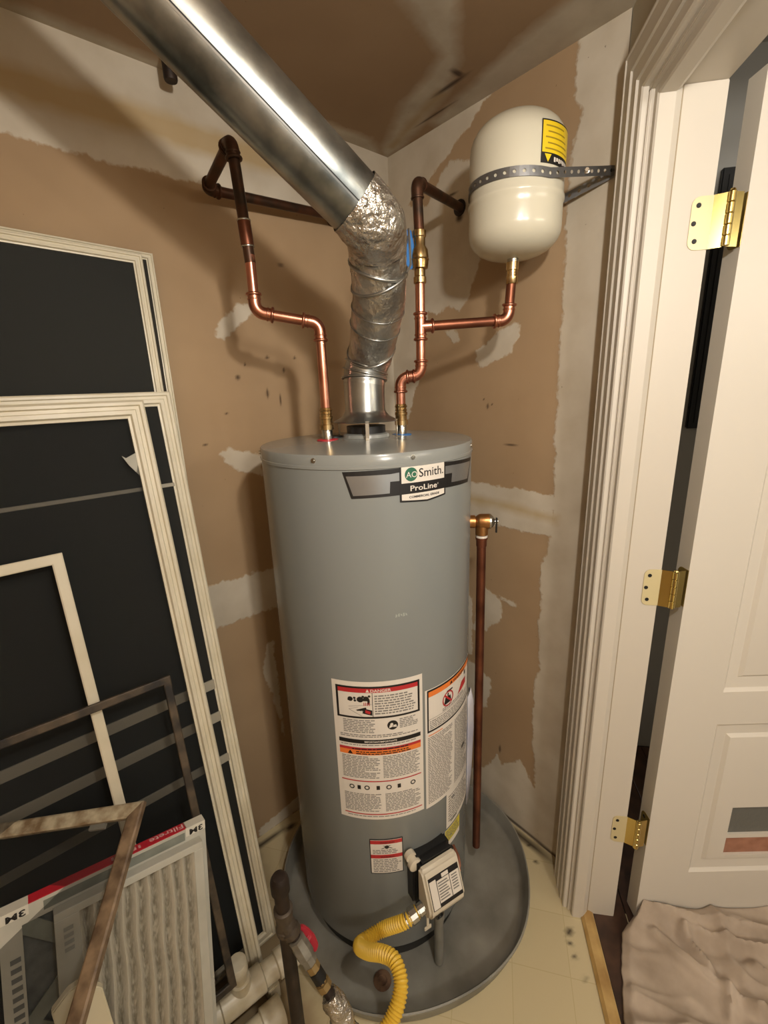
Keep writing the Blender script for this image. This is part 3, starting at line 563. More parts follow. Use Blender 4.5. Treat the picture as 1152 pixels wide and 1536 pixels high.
# gas control (on the jacket, low right)
gth, gz = 26.5, .318
gd = cylp(gth, 0, 1) - V((HX, HY, 0)); gd.normalize(); gt = Z.cross(gd).normalized()      # outward, sideways (right in view)
G = V((HX, HY, gz))
def gp(a, b, r): return G + gt * a + Z * b + gd * r
def gbox(mb, a0, a1, b0, b1, r0, r1): return mb.box(gp((a0 + a1) / 2, (b0 + b1) / 2, (r0 + r1) / 2), (a1 - a0, b1 - b0, r1 - r0), (gt, Z, gd))
mb = MB(); gbox(mb, -.062, .050, -.07, .078, .238, .278); gbox(mb, -.05, .054, -.02, .070, .27, .292)
gc = build('gas_control', mb, M['black'], heater, bevel=.008); gc['label'] = 'cream gas control box with black back and knob'
mb = MB(); mb.prism([(-.064, .280), (-.064, .322), (-.046, .337), (-.026, .340), (.056, .308), (.064, .300), (.064, .280)], G - gt * .054, Z, gd, gt * .106); build('control_box', mb, M['valve_body'], gc, bevel=.006, bseg=3)
sl = (Z * .082 - gd * .032).normalized(); sn = gt.cross(sl).normalized()
if sn.dot(gd) < 0: sn = -sn
SO = gp(0, -.026, .340)
def sbox(mb, a0, a1, b0, b1, r0, r1): return mb.box(SO + gt * ((a0 + a1) / 2) + sl * ((b0 + b1) / 2) + sn * ((r0 + r1) / 2), (a1 - a0, b1 - b0, r1 - r0), (gt, sl, sn))
mb = MB(); sbox(mb, -.044, .045, .004, .080, -.001, .0010); build('control_label', mb, M['print_black'], gc, bevel=.0004)
mb = MB(); sbox(mb, -.0425, -.024, .006, .072, .001, .0014); sbox(mb, -.022, .014, .014, .066, .001, .0014); sbox(mb, .016, .0435, .014, .066, .001, .0014); sbox(mb, -.006, .014, .068, .077, .001, .0014); build('control_label_field', mb, M['label_white'], gc, smooth=0)
mb = MB()
for k in range(7):
    z_ = .058 - k * .0065; sbox(mb, -.020, .008 + .004 * math.sin(k * 2.1), z_, z_ + .003, .0014, .0017)
    if k < 6: sbox(mb, .020, .037, z_, z_ + .003, .0014, .0017)
build('control_fine_print', mb, M['print_grey'], gc, smooth=0)
mb = MB(); mb.lathe([(.012, 0), (.012, .003), (.008, .004), (.007, .001), (.001, .001)], gp(-.026, -.048, .3345), gd, 20); build('control_button', mb, M['black'], gc)
mb = MB(); gbox(mb, .028, .040, -.070, -.056, .30, .325); build('control_clip', mb, M['black'], gc, bevel=.002)
mb = MB(); mb.lathe([(.017, 0), (.0185, .004), (.0185, .020), (.015, .024), (.001, .024)], gp(-.012, -.063, .303), -Z, 24); build('control_knob', mb, M['black'], gc)
mb = MB(); gbox(mb, -.054, -.046, -.093, -.058, .318, .320); gbox(mb, -.060, -.040, -.100, -.090, .317, .321); build('control_tag', mb, M['valve_body'], gc, bevel=.001)
mb = MB(); mb.lathe([(.0125, 0), (.0125, .16), (.0145, .162), (.0145, .19)], gp(.004, -.305, .290), Z, 20); build('drip_leg', mb, M['pan'], gc)
mb = MB(); mb.tube(fillet([gp(.05, .0, .30), gp(.066, .0, .297), gp(.074, .01, .28), gp(.076, .02, .255)], .012)[0], .0042, 10); mb.lathe([(.007, 0), (.007, .012)], gp(.05, 0, .30), gt, 6); build('pilot_tube', mb, M['copper'], gc)
mb = MB(); mb.lathe([(.013, 0), (.017, .002), (.017, .014), (.013, .016)], gp(-.055, .062, .262), gd, 16); mb.lathe([(.014, 0), (.014, .012)], gp(-.06, .078, .252), gd, 16); build('sight_glass', mb, M['valve_body'], gc)

# ------------------------------------------------------------------ drain pan
PCX, PCY = -.41, -.45
pts = sorted((math.atan2(y - PCY, x - PCX), math.hypot(x - PCX, y - PCY)) for x, y in ((-.698, -.197), (-.617, -.119), (-.262, -.79), (-.037, -.582), (-.602, -.738), (-.457, -.795), (-.317, -.804), (-.754, -.599), (-.151, -.72), (-.36, -.075), (-.12, -.18), (-.04, -.40)))
ang = np.array([p[0] for p in pts]); rad = np.array([p[1] for p in pts])
def panr(t):
    s = 0; wsum = 0
    for da in np.linspace(-.25, .25, 9):
        s += np.interp(t + da, np.concatenate([ang - 2 * PI, ang, ang + 2 * PI]), np.concatenate([rad, rad, rad])); wsum += 1
    return s / wsum
seg = 96; prf = [(0.0, .008, 1), (-.030, .008, 1), (-.018, .0095, 1), (-.012, .016, 1), (-.003, .055, 1), (0, .0585, 1), (.004, .0575, 1), (.004, .0525, 1), (-.001, .052, 1), (-.010, .008, 1), (-.016, .001, 1)]
vs = []; fsx = []
for i, (dr, h, _) in enumerate(prf):
    for k in range(seg):
        t = 2 * PI * k / seg; r = .02 if i == 0 else panr(t) + dr
        hh = h + (.006 * math.sin(3 * t + 1) * (h > .03))
        vs.append((PCX + r * math.cos(t), PCY + r * math.sin(t), hh))
for i in range(len(prf) - 1):
    for k in range(seg): fsx.append((i * seg + k, i * seg + (k + 1) % seg, (i + 1) * seg + (k + 1) % seg, (i + 1) * seg + k))
fsx.append(tuple(range(seg))); fsx.append(tuple(range((len(prf) - 1) * seg, len(prf) * seg)))
pan = build('drain_pan', MB().add(vs, fsx), M['pan'], None, (PCX, PCY, 0), smooth=45); tag(pan, 'round dull metal drain pan on the floor under the water heater', 'pan')
mb = MB(); mb.lathe([(.022, 0), (.024, .002), (.012, .003), (.011, .001)], (-.64, -.60, .0085), Z, 20); build('drain_fitting', mb, mat('rusty_fitting', (110, 84, 62), .7, .3, var=(40, (70, 48, 34))), pan)

# ------------------------------------------------------------------ vent connector
vent = thing('vent_connector', 'taped silver flexible vent pipe rising from the draft hood', 'vent pipe', FX + Z * 1.53)
VP = [(-.4428, -.3866, 1.530), (-.438, -.386, 1.56), (-.432, -.397, 1.592), (-.445, -.430, 1.632), (-.458, -.458, 1.668), (-.470, -.485, 1.705), (-.485, -.503, 1.745), (-.500, -.519, 1.778), (-.524, -.545, 1.800), (-.5475, -.5635, 1.803), (-.5755, -.5665, 1.8215), (-.588, -.564, 1.8305)]
def catmull(P, n=8):
    P = [V(p) for p in P]; Q = [P[0] * 2 - P[1]] + P + [P[-1] * 2 - P[-2]]; out = []
    for i in range(1, len(Q) - 2):
        for k in range(n):
            t = k / n; out.append(.5 * ((2 * Q[i]) + (Q[i + 1] - Q[i - 1]) * t + (2 * Q[i - 1] - 5 * Q[i] + 4 * Q[i + 1] - Q[i + 2]) * t * t + (3 * Q[i] - Q[i - 1] - 3 * Q[i + 1] + Q[i + 2]) * t ** 3))
    out.append(P[-1]); return out
vp = catmull(VP, 12); nv = len(vp)
def vr(i):
    u = i / (nv - 1); return .049 + .0055 * min(1, max(0, (u - .1) / .4))
def vi(u): return int(round(u * (nv - 1)))
mb = MB(); mb.tube(vp[:vi(.22)], [vr(i) for i in range(vi(.22))], 40, False); build('lower_sleeve', mb, M['galv'], vent, smooth=60)
i0, i1 = vi(.18), vi(.66); mb = MB(); mb.tube(vp[i0:i1], [vr(i) + .001 for i in range(i0, i1)], 48, False)
mb.v = [tuple(V(v) + mnoise.noise_vector(V(v) * 16) * .0018 + mnoise.noise_vector(V(v) * 45) * .0009) for v in mb.v]
build('flex_wrap', mb, M['foil_smooth'], vent, smooth=70)
i0 = vi(.56); mb = MB(); mb.tube(vp[i0:], [vr(i) + .0006 + .0016 * math.sin((i - i0) / (nv - i0 - 1) * PI) for i in range(i0, nv)], 110, False)
def crumple(v):
    q_ = V(v); n1 = 1 - abs(mnoise.noise(q_ * 34)) * 2; n2 = 1 - abs(mnoise.noise(q_ * 75 + V((4, 1, 2)))) * 2
    return q_ + mnoise.noise_vector(q_ * 20) * .0018 + mnoise.noise_vector(q_ * 50) * .0022 * max(0, n1) + mnoise.noise_vector(q_ * 120) * .0012 * max(0, n2)
mb.v = [tuple(crumple(v)) for v in mb.v]
build('foil_tape_elbow', mb, M['foil'], vent, smooth=70)
for u, tl, rr in ((.045, (0, 0), .0030), (.09, (.03, .0), .0022), (.13, (.0, .0), .0020), (.22, (.20, -.35), .0028), (.33, (.04, .03), .0012), (.41, (.08, -.05), .0010), (.52, (.25, -.34), .0030), (.565, (.1, .28), .0034)):
    i = vi(u); t = (vp[min(i + 1, nv - 1)] - vp[i - 1]).normalized(); ax = (t + r_ * tl[1] - f_ * tl[0]).normalized()
    mb = MB(); mb.torus(vp[i], ax, vr(i) * (1 + .04 * abs(tl[1])) + .0025 + abs(tl[0]) * .004, rr, 40, 8); build('band', mb, M['galv'], vent, smooth=60)
# clamp end at the right of the elbow
q = vp[vi(.62)]; mb = MB(); mb.tube([q + r_ * .060 - d_ * .045 - f_ * .008, q + r_ * .063 + d_ * .0 - f_ * .008, q + r_ * .064 + d_ * .025 - f_ * .01, q + r_ * .056 + d_ * .044 - f_ * .016], .0022, 8); build('clamp_wire', mb, M['galv'], vent)
# upper duct
DA, DB = V((-.570, -.5675, 1.8175)), V((-.8525, -.5145, 2.021)); dd = (DB - DA).normalized()
DA = DA - dd * .006
duct = thing('vent_duct', 'straight galvanized round duct slanting up to the ceiling at upper left', 'duct', DA)
DE = DA + dd * ((CEIL + .03 - DA.z) / dd.z)
mb = MB(); npt = 24
path = [DA.lerp(DE, i / npt) for i in range(npt + 1)]; mb.tube(path, .0520, 64, False); mb.tube(path, .0514, 64, False)
build('duct_shell', mb, M['duct'], duct, smooth=60)
side = dd.cross(-f_).normalized(); front = side.cross(dd).normalized()     # front faces the camera
if front.dot(f_) > 0: front = -front
for ang_, nm in ((-.40, 'seam'),):
    dirn = (front * math.cos(ang_) + side * math.sin(ang_)); tg = dd.cross(dirn).normalized(); mb = MB()
    mb.box((DA + DE) / 2 + dirn * .0519, ((DE - DA).length, .003, .0018), (dd, tg, dirn)); build(nm, mb, M['galv'], duct, bevel=.0006)
    mb = MB(); mb.box((DA + DE) / 2 + dirn * .0518 + tg * .0026, ((DE - DA).length, .0018, .0010), (dd, tg, dirn)); build('seam_groove', mb, M['dark_metal'], duct)
# pipe hanger near the ceiling
mb = MB(); mb.lathe([(.013, 0), (.0145, .004), (.0145, .05)], (-.684, -.06, 2.186), Z, 14); h = build('pipe_stub', mb, M['iron'], None, (-.684, -.06, 2.186)); tag(h, 'short dark capped pipe end poking from the ceiling behind the duct', 'pipe')

# ------------------------------------------------------------------ copper piping
PR = .0111
def fitting_elbow(th, arc, a, b, m, cup=.020, r=PR):
    p0, p2 = arc[0], arc[-1]; path = [p0 + a * cup] + list(arc) + [p2 + b * cup]
    mb = MB(); mb.tube(path, r * 1.2, 16)
    for p, d in ((p0 + a * cup, a), (p2 + b * cup, b)): mb.torus(p - d * .003, d, r * 1.25, .0032, 18, 8); mb.torus(p - d * .013, d, r * 1.2, .0016, 18, 6)
    return build('elbow', mb, m, th, smooth=60)
def coupling(th, name, p, d, ln, m, r=PR, k=1.17):
    d = V(d).normalized(); mb = MB(); mb.lathe([(r, 0), (r * k, .001), (r * k, ln - .001), (r, ln)], p, d, 16)
    mb.torus(V(p) + d * .003, d, r * 1.2, .0024, 18, 8); mb.torus(V(p) + d * (ln - .003), d, r * 1.2, .0024, 18, 8); return build(name, mb, m, th, smooth=60)
def adapter(th, p, h0=.0, r=.0150):
    mb = MB(); mb.lathe([(r * .93, 0), (r * 1.12, .001), (r * 1.12, .012), (r * .95, .013), (r * .95, .024), (r * 1.05, .025), (r * 1.05, .031), (.0135, .032), (.0135, .050), (.012, .051)], p, Z, 12); mb.torus(V(p) + Z * .045, Z, .0128, .0026, 18, 8); mb.torus(V(p) + Z * .036, Z, .0132, .0018, 18, 8)
    return build('brass_adapter', mb, M['brass'], th, smooth=40)
hot = thing('hot_water_pipe', 'left copper pipe zigzagging from the red ring up to a dark upper loop', 'pipe', NL + Z * 1.434)
H = [NL + Z * 1.44, V((-.534, -.353, 1.667)), V((-.652, -.286, 1.690)), V((-.652, -.286, 1.80))]
pth, arcs = fillet(H, .022)
mb = MB(); mb.tube(pth, PR, 18); build('new_pipe', mb, M['copper'], hot, smooth=60)
for arc, a, b in arcs: fitting_elbow(hot, arc, a, b, M['copper_fit'])
adapter(hot, NL + Z * 1.433)
H2 = [V((-.652, -.286, 1.785)), V((-.664, -.281, 2.003)), V((-.634, -.062, 1.992)), V((-.262, -.050, 2.008)), V((-.235, .004, 2.009))]
pth, arcs = fillet(H2, .018); mb = MB(); mb.tube(pth, PR * 1.02, 18); build('old_pipe', mb, M['copper_old'], hot, smooth=60)
for arc, a, b in arcs[:2]: fitting_elbow(hot, arc, a, b, M['copper_old'], .016)
mb = MB(); mb.lathe([(PR, 0), (PR * 1.2, .001), (PR * 1.2, .048), (PR, .049)], H2[0] + (H2[1] - H2[0]).normalized() * .03, H2[1] - H2[0], 18); build('coupling', mb, M['copper_brown'], hot, smooth=60)
for h_ in (.031, .079): build('solder_ring', MB().torus(H2[0] + (H2[1] - H2[0]).normalized() * h_, H2[1] - H2[0], PR * 1.12, .002, 16, 6), M['steel'], hot, smooth=60)

cold = thing('cold_water_pipe', 'right copper pipe from the blue ring up past a tee to the wall stub', 'pipe', NR + Z * 1.434)
Cn = [NR + Z * 1.44, V((NR.x, NR.y, 1.546)), V((-.3215, -.4565, 1.549)), V((-.3215, -.4565, 1.80))]
pth, arcs = fillet(Cn, .021); mb = MB(); mb.tube(pth, PR, 18); build('new_pipe', mb, M['copper'], cold, smooth=60)
for arc, a, b in arcs: fitting_elbow(cold, arc, a, b, M['copper_fit'], .016)
adapter(cold, NR + Z * 1.433)
TZ = 1.659; TP = V((-.3215, -.4565, TZ))
EP = V((-.150, -.5795, 1.668)); tdir = (EP - TP).normalized()
mb = MB(); mb.lathe([(PR, -.031), (PR * 1.17, -.030), (PR * 1.17, .030), (PR, .031)], TP, Z, 18); mb.lathe([(PR * 1.17, 0), (PR * 1.17, .030), (PR, .031)], TP, tdir, 18)
for p, d in ((TP - Z * .028, Z), (TP + Z * .028, Z), (TP + tdir * .028, tdir)): mb.torus(p, d, PR * 1.25, .0032, 18, 8)
mb.torus(TP - Z * .018, Z, PR * 1.2, .0017, 18, 6); mb.torus(TP + Z * .018, Z, PR * 1.2, .0017, 18, 6)
build('tee', mb, M['copper_fit'], cold, smooth=60)
TB = V((-.150, -.5870, 1.797))
pth, arcs = fillet([TP, EP, TB - Z * .005], .02); mb = MB(); mb.tube(pth, PR, 18); build('branch_pipe', mb, M['copper_brown'], cold, smooth=60)
for arc, a, b in arcs: fitting_elbow(cold, arc, a, b, M['copper_fit'], .018)
mb = MB(); mb.lathe([(.0125, 0), (.014, .002), (.014, .016), (.012, .017), (.012, .028), (.0145, .029), (.0145, .045), (.012, .047)], V((-.150, -.586, 1.745)), Z, 14); build('tank_adapter', mb, M['brass'], cold, smooth=40)
# ball valve
BV = V((-.3215, -.4565, 1.80))
mb = MB(); mb.lathe([(.0120, -.050), (.0145, -.048), (.0145, -.036), (.0125, -.034), (.0125, -.020), (.0185, -.018), (.020, -.006), (.020, .006), (.0185, .020), (.0130, .028), (.0130, .044), (.0150, .046), (.0150, .058), (.012, .060)], BV, Z, 18); mb.torus(BV, Z, .0195, .0022, 20, 6)
bv = build('ball_valve', mb, M['brass'], cold, smooth=40)
lv = -r_ * .9 - W_ * .1; lv.z = 0; lv.normalize(); ln = Z.cross(lv).normalized()
mb = MB(); mb.prism([(.012, -.018), (.036, -.022), (.044, -.010), (.046, .055), (.040, .062), (.018, .060), (.012, .03)], BV + ln * .004, lv, Z, ln * .006)
mb.v = [tuple(V(v) + ln * .004 * math.sin(v[2] * 90)) for v in mb.v]; build('valve_handle', mb, M['blue'], bv, bevel=.0015)
mb = MB()
for s_, dz in (('L', .030), ('F', .030)):
    pass
tv_, tf_, tw_ = text2d('LF', .01); side_n = ln if ln.dot(CAM - BV) > 0 else -ln
off = .0118 if side_n == ln else -.0022
mb.add([tuple(BV + ln * (.004 + (.0075 if side_n == ln else -.0015)) + lv * (.040 - x * .018 * 1.0 - .004) + Z * (.032 + y * .022)) for x, y in tv_], tf_); build('handle_lettering', mb, M['print_black'], bv, smooth=0)
mb = MB(); mb.lathe([(.006, 0), (.006, .018), (.003, .02)], BV, lv, 12); build('valve_stem', mb, M['brass'], bv)
# old pipe up to elbow and into the wall
WS = V((0.004, -.302, 2.009)); EL = V((-.3245, -.4535, 1.952))
mb = MB(); pth, arcs = fillet([BV + Z * .05, EL, WS + V((.004, 0, 0))], .018); mb.tube(pth, PR * 1.02, 18); build('old_pipe', mb, M['copper_old'], cold, smooth=60)
for arc, a, b in arcs:
    mb = MB(); mb.tube([arc[0] + a * .016] + list(arc) + [arc[-1] + b * .016], PR * 1.2, 16); mb.torus(arc[0] + a * .014, a, PR * 1.18, .002, 16, 6); mb.torus(arc[-1] + b * .014, b, PR * 1.18, .002, 16, 6); build('elbow', mb, M['copper_old'], cold, smooth=60)
mb = MB(); mb.lathe([(.021, 0), (.021, .003), (.0125, .008)], WS + V((-.0045, 0, 0)), (-1, 0, 0), 20); build('escutcheon', mb, M['iron'], cold)

# ------------------------------------------------------------------ expansion tank and strap
TX, TY = -.150, -.587; TR = .1005
tank = thing('expansion_tank', 'cream steel expansion tank strapped to the wall above the pipes', 'tank', (TX, TY, 1.79))
def dome(z0, z1, flip):
    out = []
    for k in range(9):
        a = k / 8 * PI / 2; out.append((max(.004, TR * math.cos(a) ** .75), z0 + (z1 - z0) * math.sin(a)))
    return out
bot = dome(1.850, 1.797, 0)[::-1]; top = dome(2.005, 2.068, 0)
prof_t = bot + [(TR, 1.88), (TR, 1.897), (TR + .0025, 1.901), (TR + .0025, 1.9075), (TR, 1.912), (TR, 1.95)] + top
mb = MB(); mb.lathe(prof_t, (TX, TY, 0), Z, 72); build('tank_shell', mb, M['tank'], tank, smooth=60)
mb = MB(); mb.lathe([(.013, 0), (.013, .010), (.010, .012)], (TX, TY, 1.789), Z, 16); build('tank_nipple', mb, M['steel'], tank)
mb = MB(); mb.lathe([(.014, 0), (.014, .010), (.011, .013), (.001, .013)], (TX, TY, 2.063), Z, 18); build('air_cap', mb, mat('blue_cap', (62, 72, 128), .5), tank)
toC = V((CAM.x - TX, CAM.y - TY, 0)).normalized(); a_c = math.atan2(toC.y, toC.x)
def tankp(th, z, R): a = a_c + math.radians(th); return V((TX + R * math.cos(a), TY + R * math.sin(a), z))
def trect(mb, t0, t1, z0, z1, R):
    n = max(1, int((t1 - t0) / 4)); vs = []
    for i in range(n + 1): t = t0 + (t1 - t0) * i / n; vs += [tankp(t, z0, R), tankp(t, z1, R)]
    return mb.add(vs, [(2 * i, 2 * i + 2, 2 * i + 3, 2 * i + 1) for i in range(n)])
RT = TR + .0006
yl = build('tank_label', trect(MB(), 27, 84, 1.945, 2.019, RT), M['print_black'], tank, smooth=0); yl['label'] = 'yellow and black warning label'
mb = MB(); trect(mb, 28.3, 83, 1.9635, 2.0165, RT + .0004); build('label_field', mb, M['yellow_label'], yl, smooth=0)
mb = MB(); vs = [tankp(31.5, 1.961, RT + .0008), tankp(41, 1.961, RT + .0008), tankp(36.3, 1.947, RT + .0008)]; mb.add(vs, [(0, 1, 2)]); build('label_triangle', mb, M['yellow_label'], yl, smooth=0)
mb = MB()
for k in range(5): trect(mb, 32 + k % 2 * 3, 74 - k * 3, 1.969 + k * .0095, 1.9715 + k * .0095, RT + .0008)
build('label_print', mb, mat('label_print', (150, 124, 22), .5), yl, smooth=0)
mb = MB()
for k in range(9): trect(mb, 45 + k * 4.1, 45 + k * 4.1 + 2.9, 1.9495 + .002 * (k % 2), 1.9575, RT + .0008)
build('label_lettering', mb, M['label_white'], yl, smooth=0)['kind'] = 'stuff'
# strap: perforated band round the tank to a screw on the wall
def holed_strip(mb, path, ups, pitch=.019, wd=.0185, hr=.0036):
    # resample to pitch cells
    L_ = [0]
    for i in range(1, len(path)): L_.append(L_[-1] + (path[i] - path[i - 1]).length)
    def at(s):
        s = max(0, min(L_[-1], s)); i = max(1, min(len(path) - 1, int(np.searchsorted(L_, s)))); u = (s - L_[i - 1]) / max(1e-9, L_[i] - L_[i - 1])
        return path[i - 1].lerp(path[i], u), ups
    n = int(L_[-1] / pitch); holes = []
    for c in range(n):
        s0, sm, s1 = c * L_[-1] / n, (c + .5) * L_[-1] / n, (c + 1) * L_[-1] / n; o_ = []
        for s, y in ((s0, -wd / 2), (sm, -wd / 2), (s1, -wd / 2), (s1, 0), (s1, wd / 2), (sm, wd / 2), (s0, wd / 2), (s0, 0)): p, u = at(s); o_.append(p + u * y)
        for ang_ in (225, 270, 315, 0, 45, 90, 135, 180):
            a = math.radians(ang_); p, u = at(sm + hr * math.cos(a)); o_.append(p + u * (hr * math.sin(a)))
        mb.add(o_, [(k, (k + 1) % 8, 8 + (k + 1) % 8, 8 + k) for k in range(8)]); holes.append(at(sm)[0])
    return holes
SR = TR + .0022; AN = V((-.003, -.735, 1.958)); SZ = 1.921
tdv = V((AN.x - TX, AN.y - TY, 0)); dist_ = tdv.length; base_a = math.atan2(tdv.y, tdv.x); half = math.acos(SR / dist_)
# camera-side tangent point
a1, a2 = base_a - half, base_a + half
def circ(a, z): return V((TX + SR * math.cos(a), TY + SR * math.sin(a), z))
strap = thing('tank_strap', 'grey perforated steel strap wrapped round the cream expansion tank', 'strap', (TX, TY, SZ))
s_a = a1 if (circ(a1, 0) - CAM.xy.to_3d()).length < (circ(a2, 0) - CAM.xy.to_3d()).length else a2
s_b = a2 if s_a == a1 else a1; sgn = -1 if s_a == a1 else 1
sweep = 2 * PI - 2 * half; path = [AN + V((-.001, .0, .0))]
CR = circ(s_a, SZ).lerp(AN, .62)
for k in range(1, 6): path.append(AN.lerp(circ(s_a, SZ + .008), k / 6))
for k in range(41):
    u = k / 40; a = s_a + sgn * sweep * u; path.append(circ(a, SZ + .008 + .006 * math.sin(u * PI) - .02 * max(0, u - .45)))
mb = MB(); holed_strip(mb, path, Z); build('strap_loop', mb, M['strap'], strap, smooth=40)
A2 = AN + V((0, .0, -.004)); pth2 = [circ(s_b, SZ - .012).lerp(A2, k / 8) - W_ * 0 for k in range(9)]
mb = MB(); holed_strip(mb, pth2, Z); build('strap_tail', mb, M['strap'], strap, smooth=40)
mb = MB(); p_ = circ(s_a, SZ + .008).lerp(AN, .55); nn = (V((CAM.x, CAM.y, 0)) - V((p_.x, p_.y, 0))).normalized(); mb.lathe([(.0065, 0), (.0065, .004), (.004, .005), (.004, .010)], p_ + nn * .0005, nn, 6); build('strap_bolt', mb, M['steel'], strap)
mb = MB(); mb.lathe([(.006, 0), (.006, .004), (.001, .005)], AN + V((0, .006, 0)), (-1, 0, 0), 10); build('anchor_screw', mb, M['dark_metal'], strap)

# ------------------------------------------------------------------ relief valve with discharge pipe
RA = 84.5
rdv = cylp(RA, 0, HR + 1) - cylp(RA, 0, HR); rdv.normalize()
PX = V((HX, HY, 0)) + rdv * .2845
RZ = 1.188
rel = thing('relief_valve', 'bronze relief valve on the right of the heater with long copper drop pipe', 'valve', PX + Z * RZ)
mb = MB(); mb.lathe([(.0140, -.036), (.0165, -.034), (.0165, -.018), (.0125, -.016), (.0175, -.010), (.0195, -.006), (.0195, .017), (.0175, .019)], PX + Z * RZ, rdv, 20); mb.lathe([(.013, -.036), (.0160, -.034), (.0160, -.012), (.015, 0)], PX + Z * RZ, Z, 20)
build('valve_casting', mb, M['bronze'], rel, smooth=40)
mb = MB(); mb.lathe([(.0195, .017), (.0195, .021), (.016, .025), (.010, .030), (.004, .031), (.004, .040), (.001, .040)], PX + Z * RZ, rdv, 20); build('bonnet', mb, M['steel'], rel, smooth=40)
mb = MB(); tg = Z.cross(rdv); mb.box(PX + Z * (RZ - .010) + rdv * .036 - tg * .002, (.004, .010, .042), (rdv, tg, Z)); build('test_lever', mb, M['black'], rel, bevel=.002)
mb = MB(); mb.lathe([(.0148, -.0415), (.0148, -.036)], PX + Z * RZ, Z, 20); build('thread_tape', mb, M['label_white'], rel)
mb = MB(); mb.lathe([(.0120, -.066), (.0135, -.065), (.0135, -.048), (.0155, -.047), (.0155, -.0415)], PX + Z * RZ, Z, 16); build('pipe_adapter', mb, M['copper_brown'], rel, smooth=40)
PB = PX + V((.004, -.004, .115))
mb = MB(); mb.tube([PX + Z * (RZ - .06), PX.lerp(PB, .5) * 1 + Z * 0.0 if False else V((PX.x + .002, PX.y - .002, .65)), PB], .0118, 20); build('discharge_pipe', mb, M['copper_brown'], rel, smooth=60)

# papers tucked at the heater's right side
mb = MB(); a_ = []; N_ = 10
for i in range(N_ + 1):
    u = i / N_; th = 74 + 10 * u; R = HR + .002 + .012 * max(0, math.sin(u * PI)) + .010 * u; a_.append((th, R))
vs = []
for z_, k in ((.33, .35), (.45, .8), (.58, 1.0), (.66, .9), (.70, .45)):
    for th, R in a_: vs.append(cylp(th, z_ + (.012 * math.sin((th - 74) / 10 * PI) if z_ > .6 else 0), HR + .002 + (R - HR - .002) * k))
fsx = [(r * (N_ + 1) + c, r * (N_ + 1) + c + 1, (r + 1) * (N_ + 1) + c + 1, (r + 1) * (N_ + 1) + c) for r in range(4) for c in range(N_)]
bk = build('paper_booklet', MB().add(vs, fsx), M['paper'], None, tuple(cylp(80, .33)), smooth=60); tag(bk, 'curled white booklet tucked against the right side of the water heater', 'booklet')
sm = bk.modifiers.new('thickness', 'SOLIDIFY'); sm.thickness = .003

# ------------------------------------------------------------------ leaning window screens
PROF = [(0, 0), (0, .80), (.10, 1), (.26, 1), (.32, .72), (.50, .72), (.56, .95), (.78, .95), (.86, .55), (1, .5), (1, 0)]
def rail(A, B, inw, nrm, wd, th, mitre=True, flat=False):
    A, B, inw, nrm = V(A), V(B), V(inw), V(nrm); e = (B - A).normalized(); pr = [(0, 0), (0, .85), (.12, 1), (.88, 1), (1, .85), (1, 0)] if flat else PROF
    a = [A + e * (d * wd if mitre else 0) + inw * (d * wd) + nrm * (h * th) for d, h in pr]; b = [B - e * (d * wd if mitre else 0) + inw * (d * wd) + nrm * (h * th) for d, h in pr]; n = len(pr)
    return MB().add(a + b, [tuple(range(n - 1, -1, -1)), tuple(range(n, 2 * n))] + [(i, (i + 1) % n, n + (i + 1) % n, n + i) for i in range(n)])
def frame(name, label, cat, group, TRc, left, down, W, Hh, wd, th, m, mesh_m, flat=False, bars=(), bar_m=None, m_side=None, kind='screen_mesh'):
    TRc, left, down = V(TRc), V(left).normalized(), V(down).normalized(); n = left.cross(down).normalized()
    if n.y > 0 and abs(n.y) > .2: n = -n
    TL, BL, BR = TRc + left * W, TRc + left * W + down * Hh, TRc + down * Hh
    t = thing(name, label, cat, BR, group)
    build('top_rail', rail(TRc, TL, down, n, wd, th, True, flat), m, t, smooth=20)
    build('bottom_rail', rail(BL, BR, -down, n, wd, th, True, flat), m, t, smooth=20)
    build('stile', rail(TRc, BR, left, n, wd, th, True, flat), m_side or m, t, smooth=20); build('stile', rail(BL, TL, -left, n, wd, th, True, flat), m, t, smooth=20)
    for bz, bw in bars:
        p = TRc + down * bz + left * wd * .9; mb = MB(); mb.box(p + left * (W / 2 - wd * .9) + n * th * .35, (W - 2 * wd * .9, bw, th * .5), (left, down, n)); build('crossbar', mb, bar_m or m, t, bevel=.001, bseg=1)
    if mesh_m:
        i = wd * .85; mb = MB(); mb.add([TRc + left * i + down * i + n * th * .3, TL - left * i + down * i + n * th * .3, BL - left * i - down * i + n * th * .3, BR + left * i - down * i + n * th * .3], [(0, 1, 2, 3)]); build(kind, mb, mesh_m, t, smooth=0)
    return t
def lean_dir(y0, y1, z1): return V((0, y0 - y1, -z1)).normalized()
XL = V((-1, 0, 0)); SG = 'window screens leaning against the left wall'
def on(y0, y1, z1, X, z): return V((X, y0 + (y1 - y0) * z / z1, z))
def lean_frame(label, y0, y1, z1, X, ztop, W, wd, th, m, mm, tilt=0, zbot=.004, **k):
    tr = on(y0, y1, z1, X, ztop); d = lean_dir(y0, y1, z1); Hh = (ztop - zbot) / -d.z
    ct, st = math.cos(tilt), math.sin(tilt); lf_ = XL * ct - d * st; d = d * ct + XL * st; Hh -= W * abs(st)
    return frame('window_screen', label, 'window screen', SG, tr, lf_, d, W, Hh, wd, th, m, mm, **k)
lean_frame('tallest white framed dark screen, rearmost against the brown wall', -.245, -.022, 1.84, -.769, 1.842, .62, .015, .010, M['frame_white'], M['screen'], tilt=.035)
lean_frame('tall white framed screen just in front of the rearmost, equal in height', -.257, -.036, 1.84, -.797, 1.833, .60, .020, .010, M['frame_white'], M['screen'], tilt=.03)
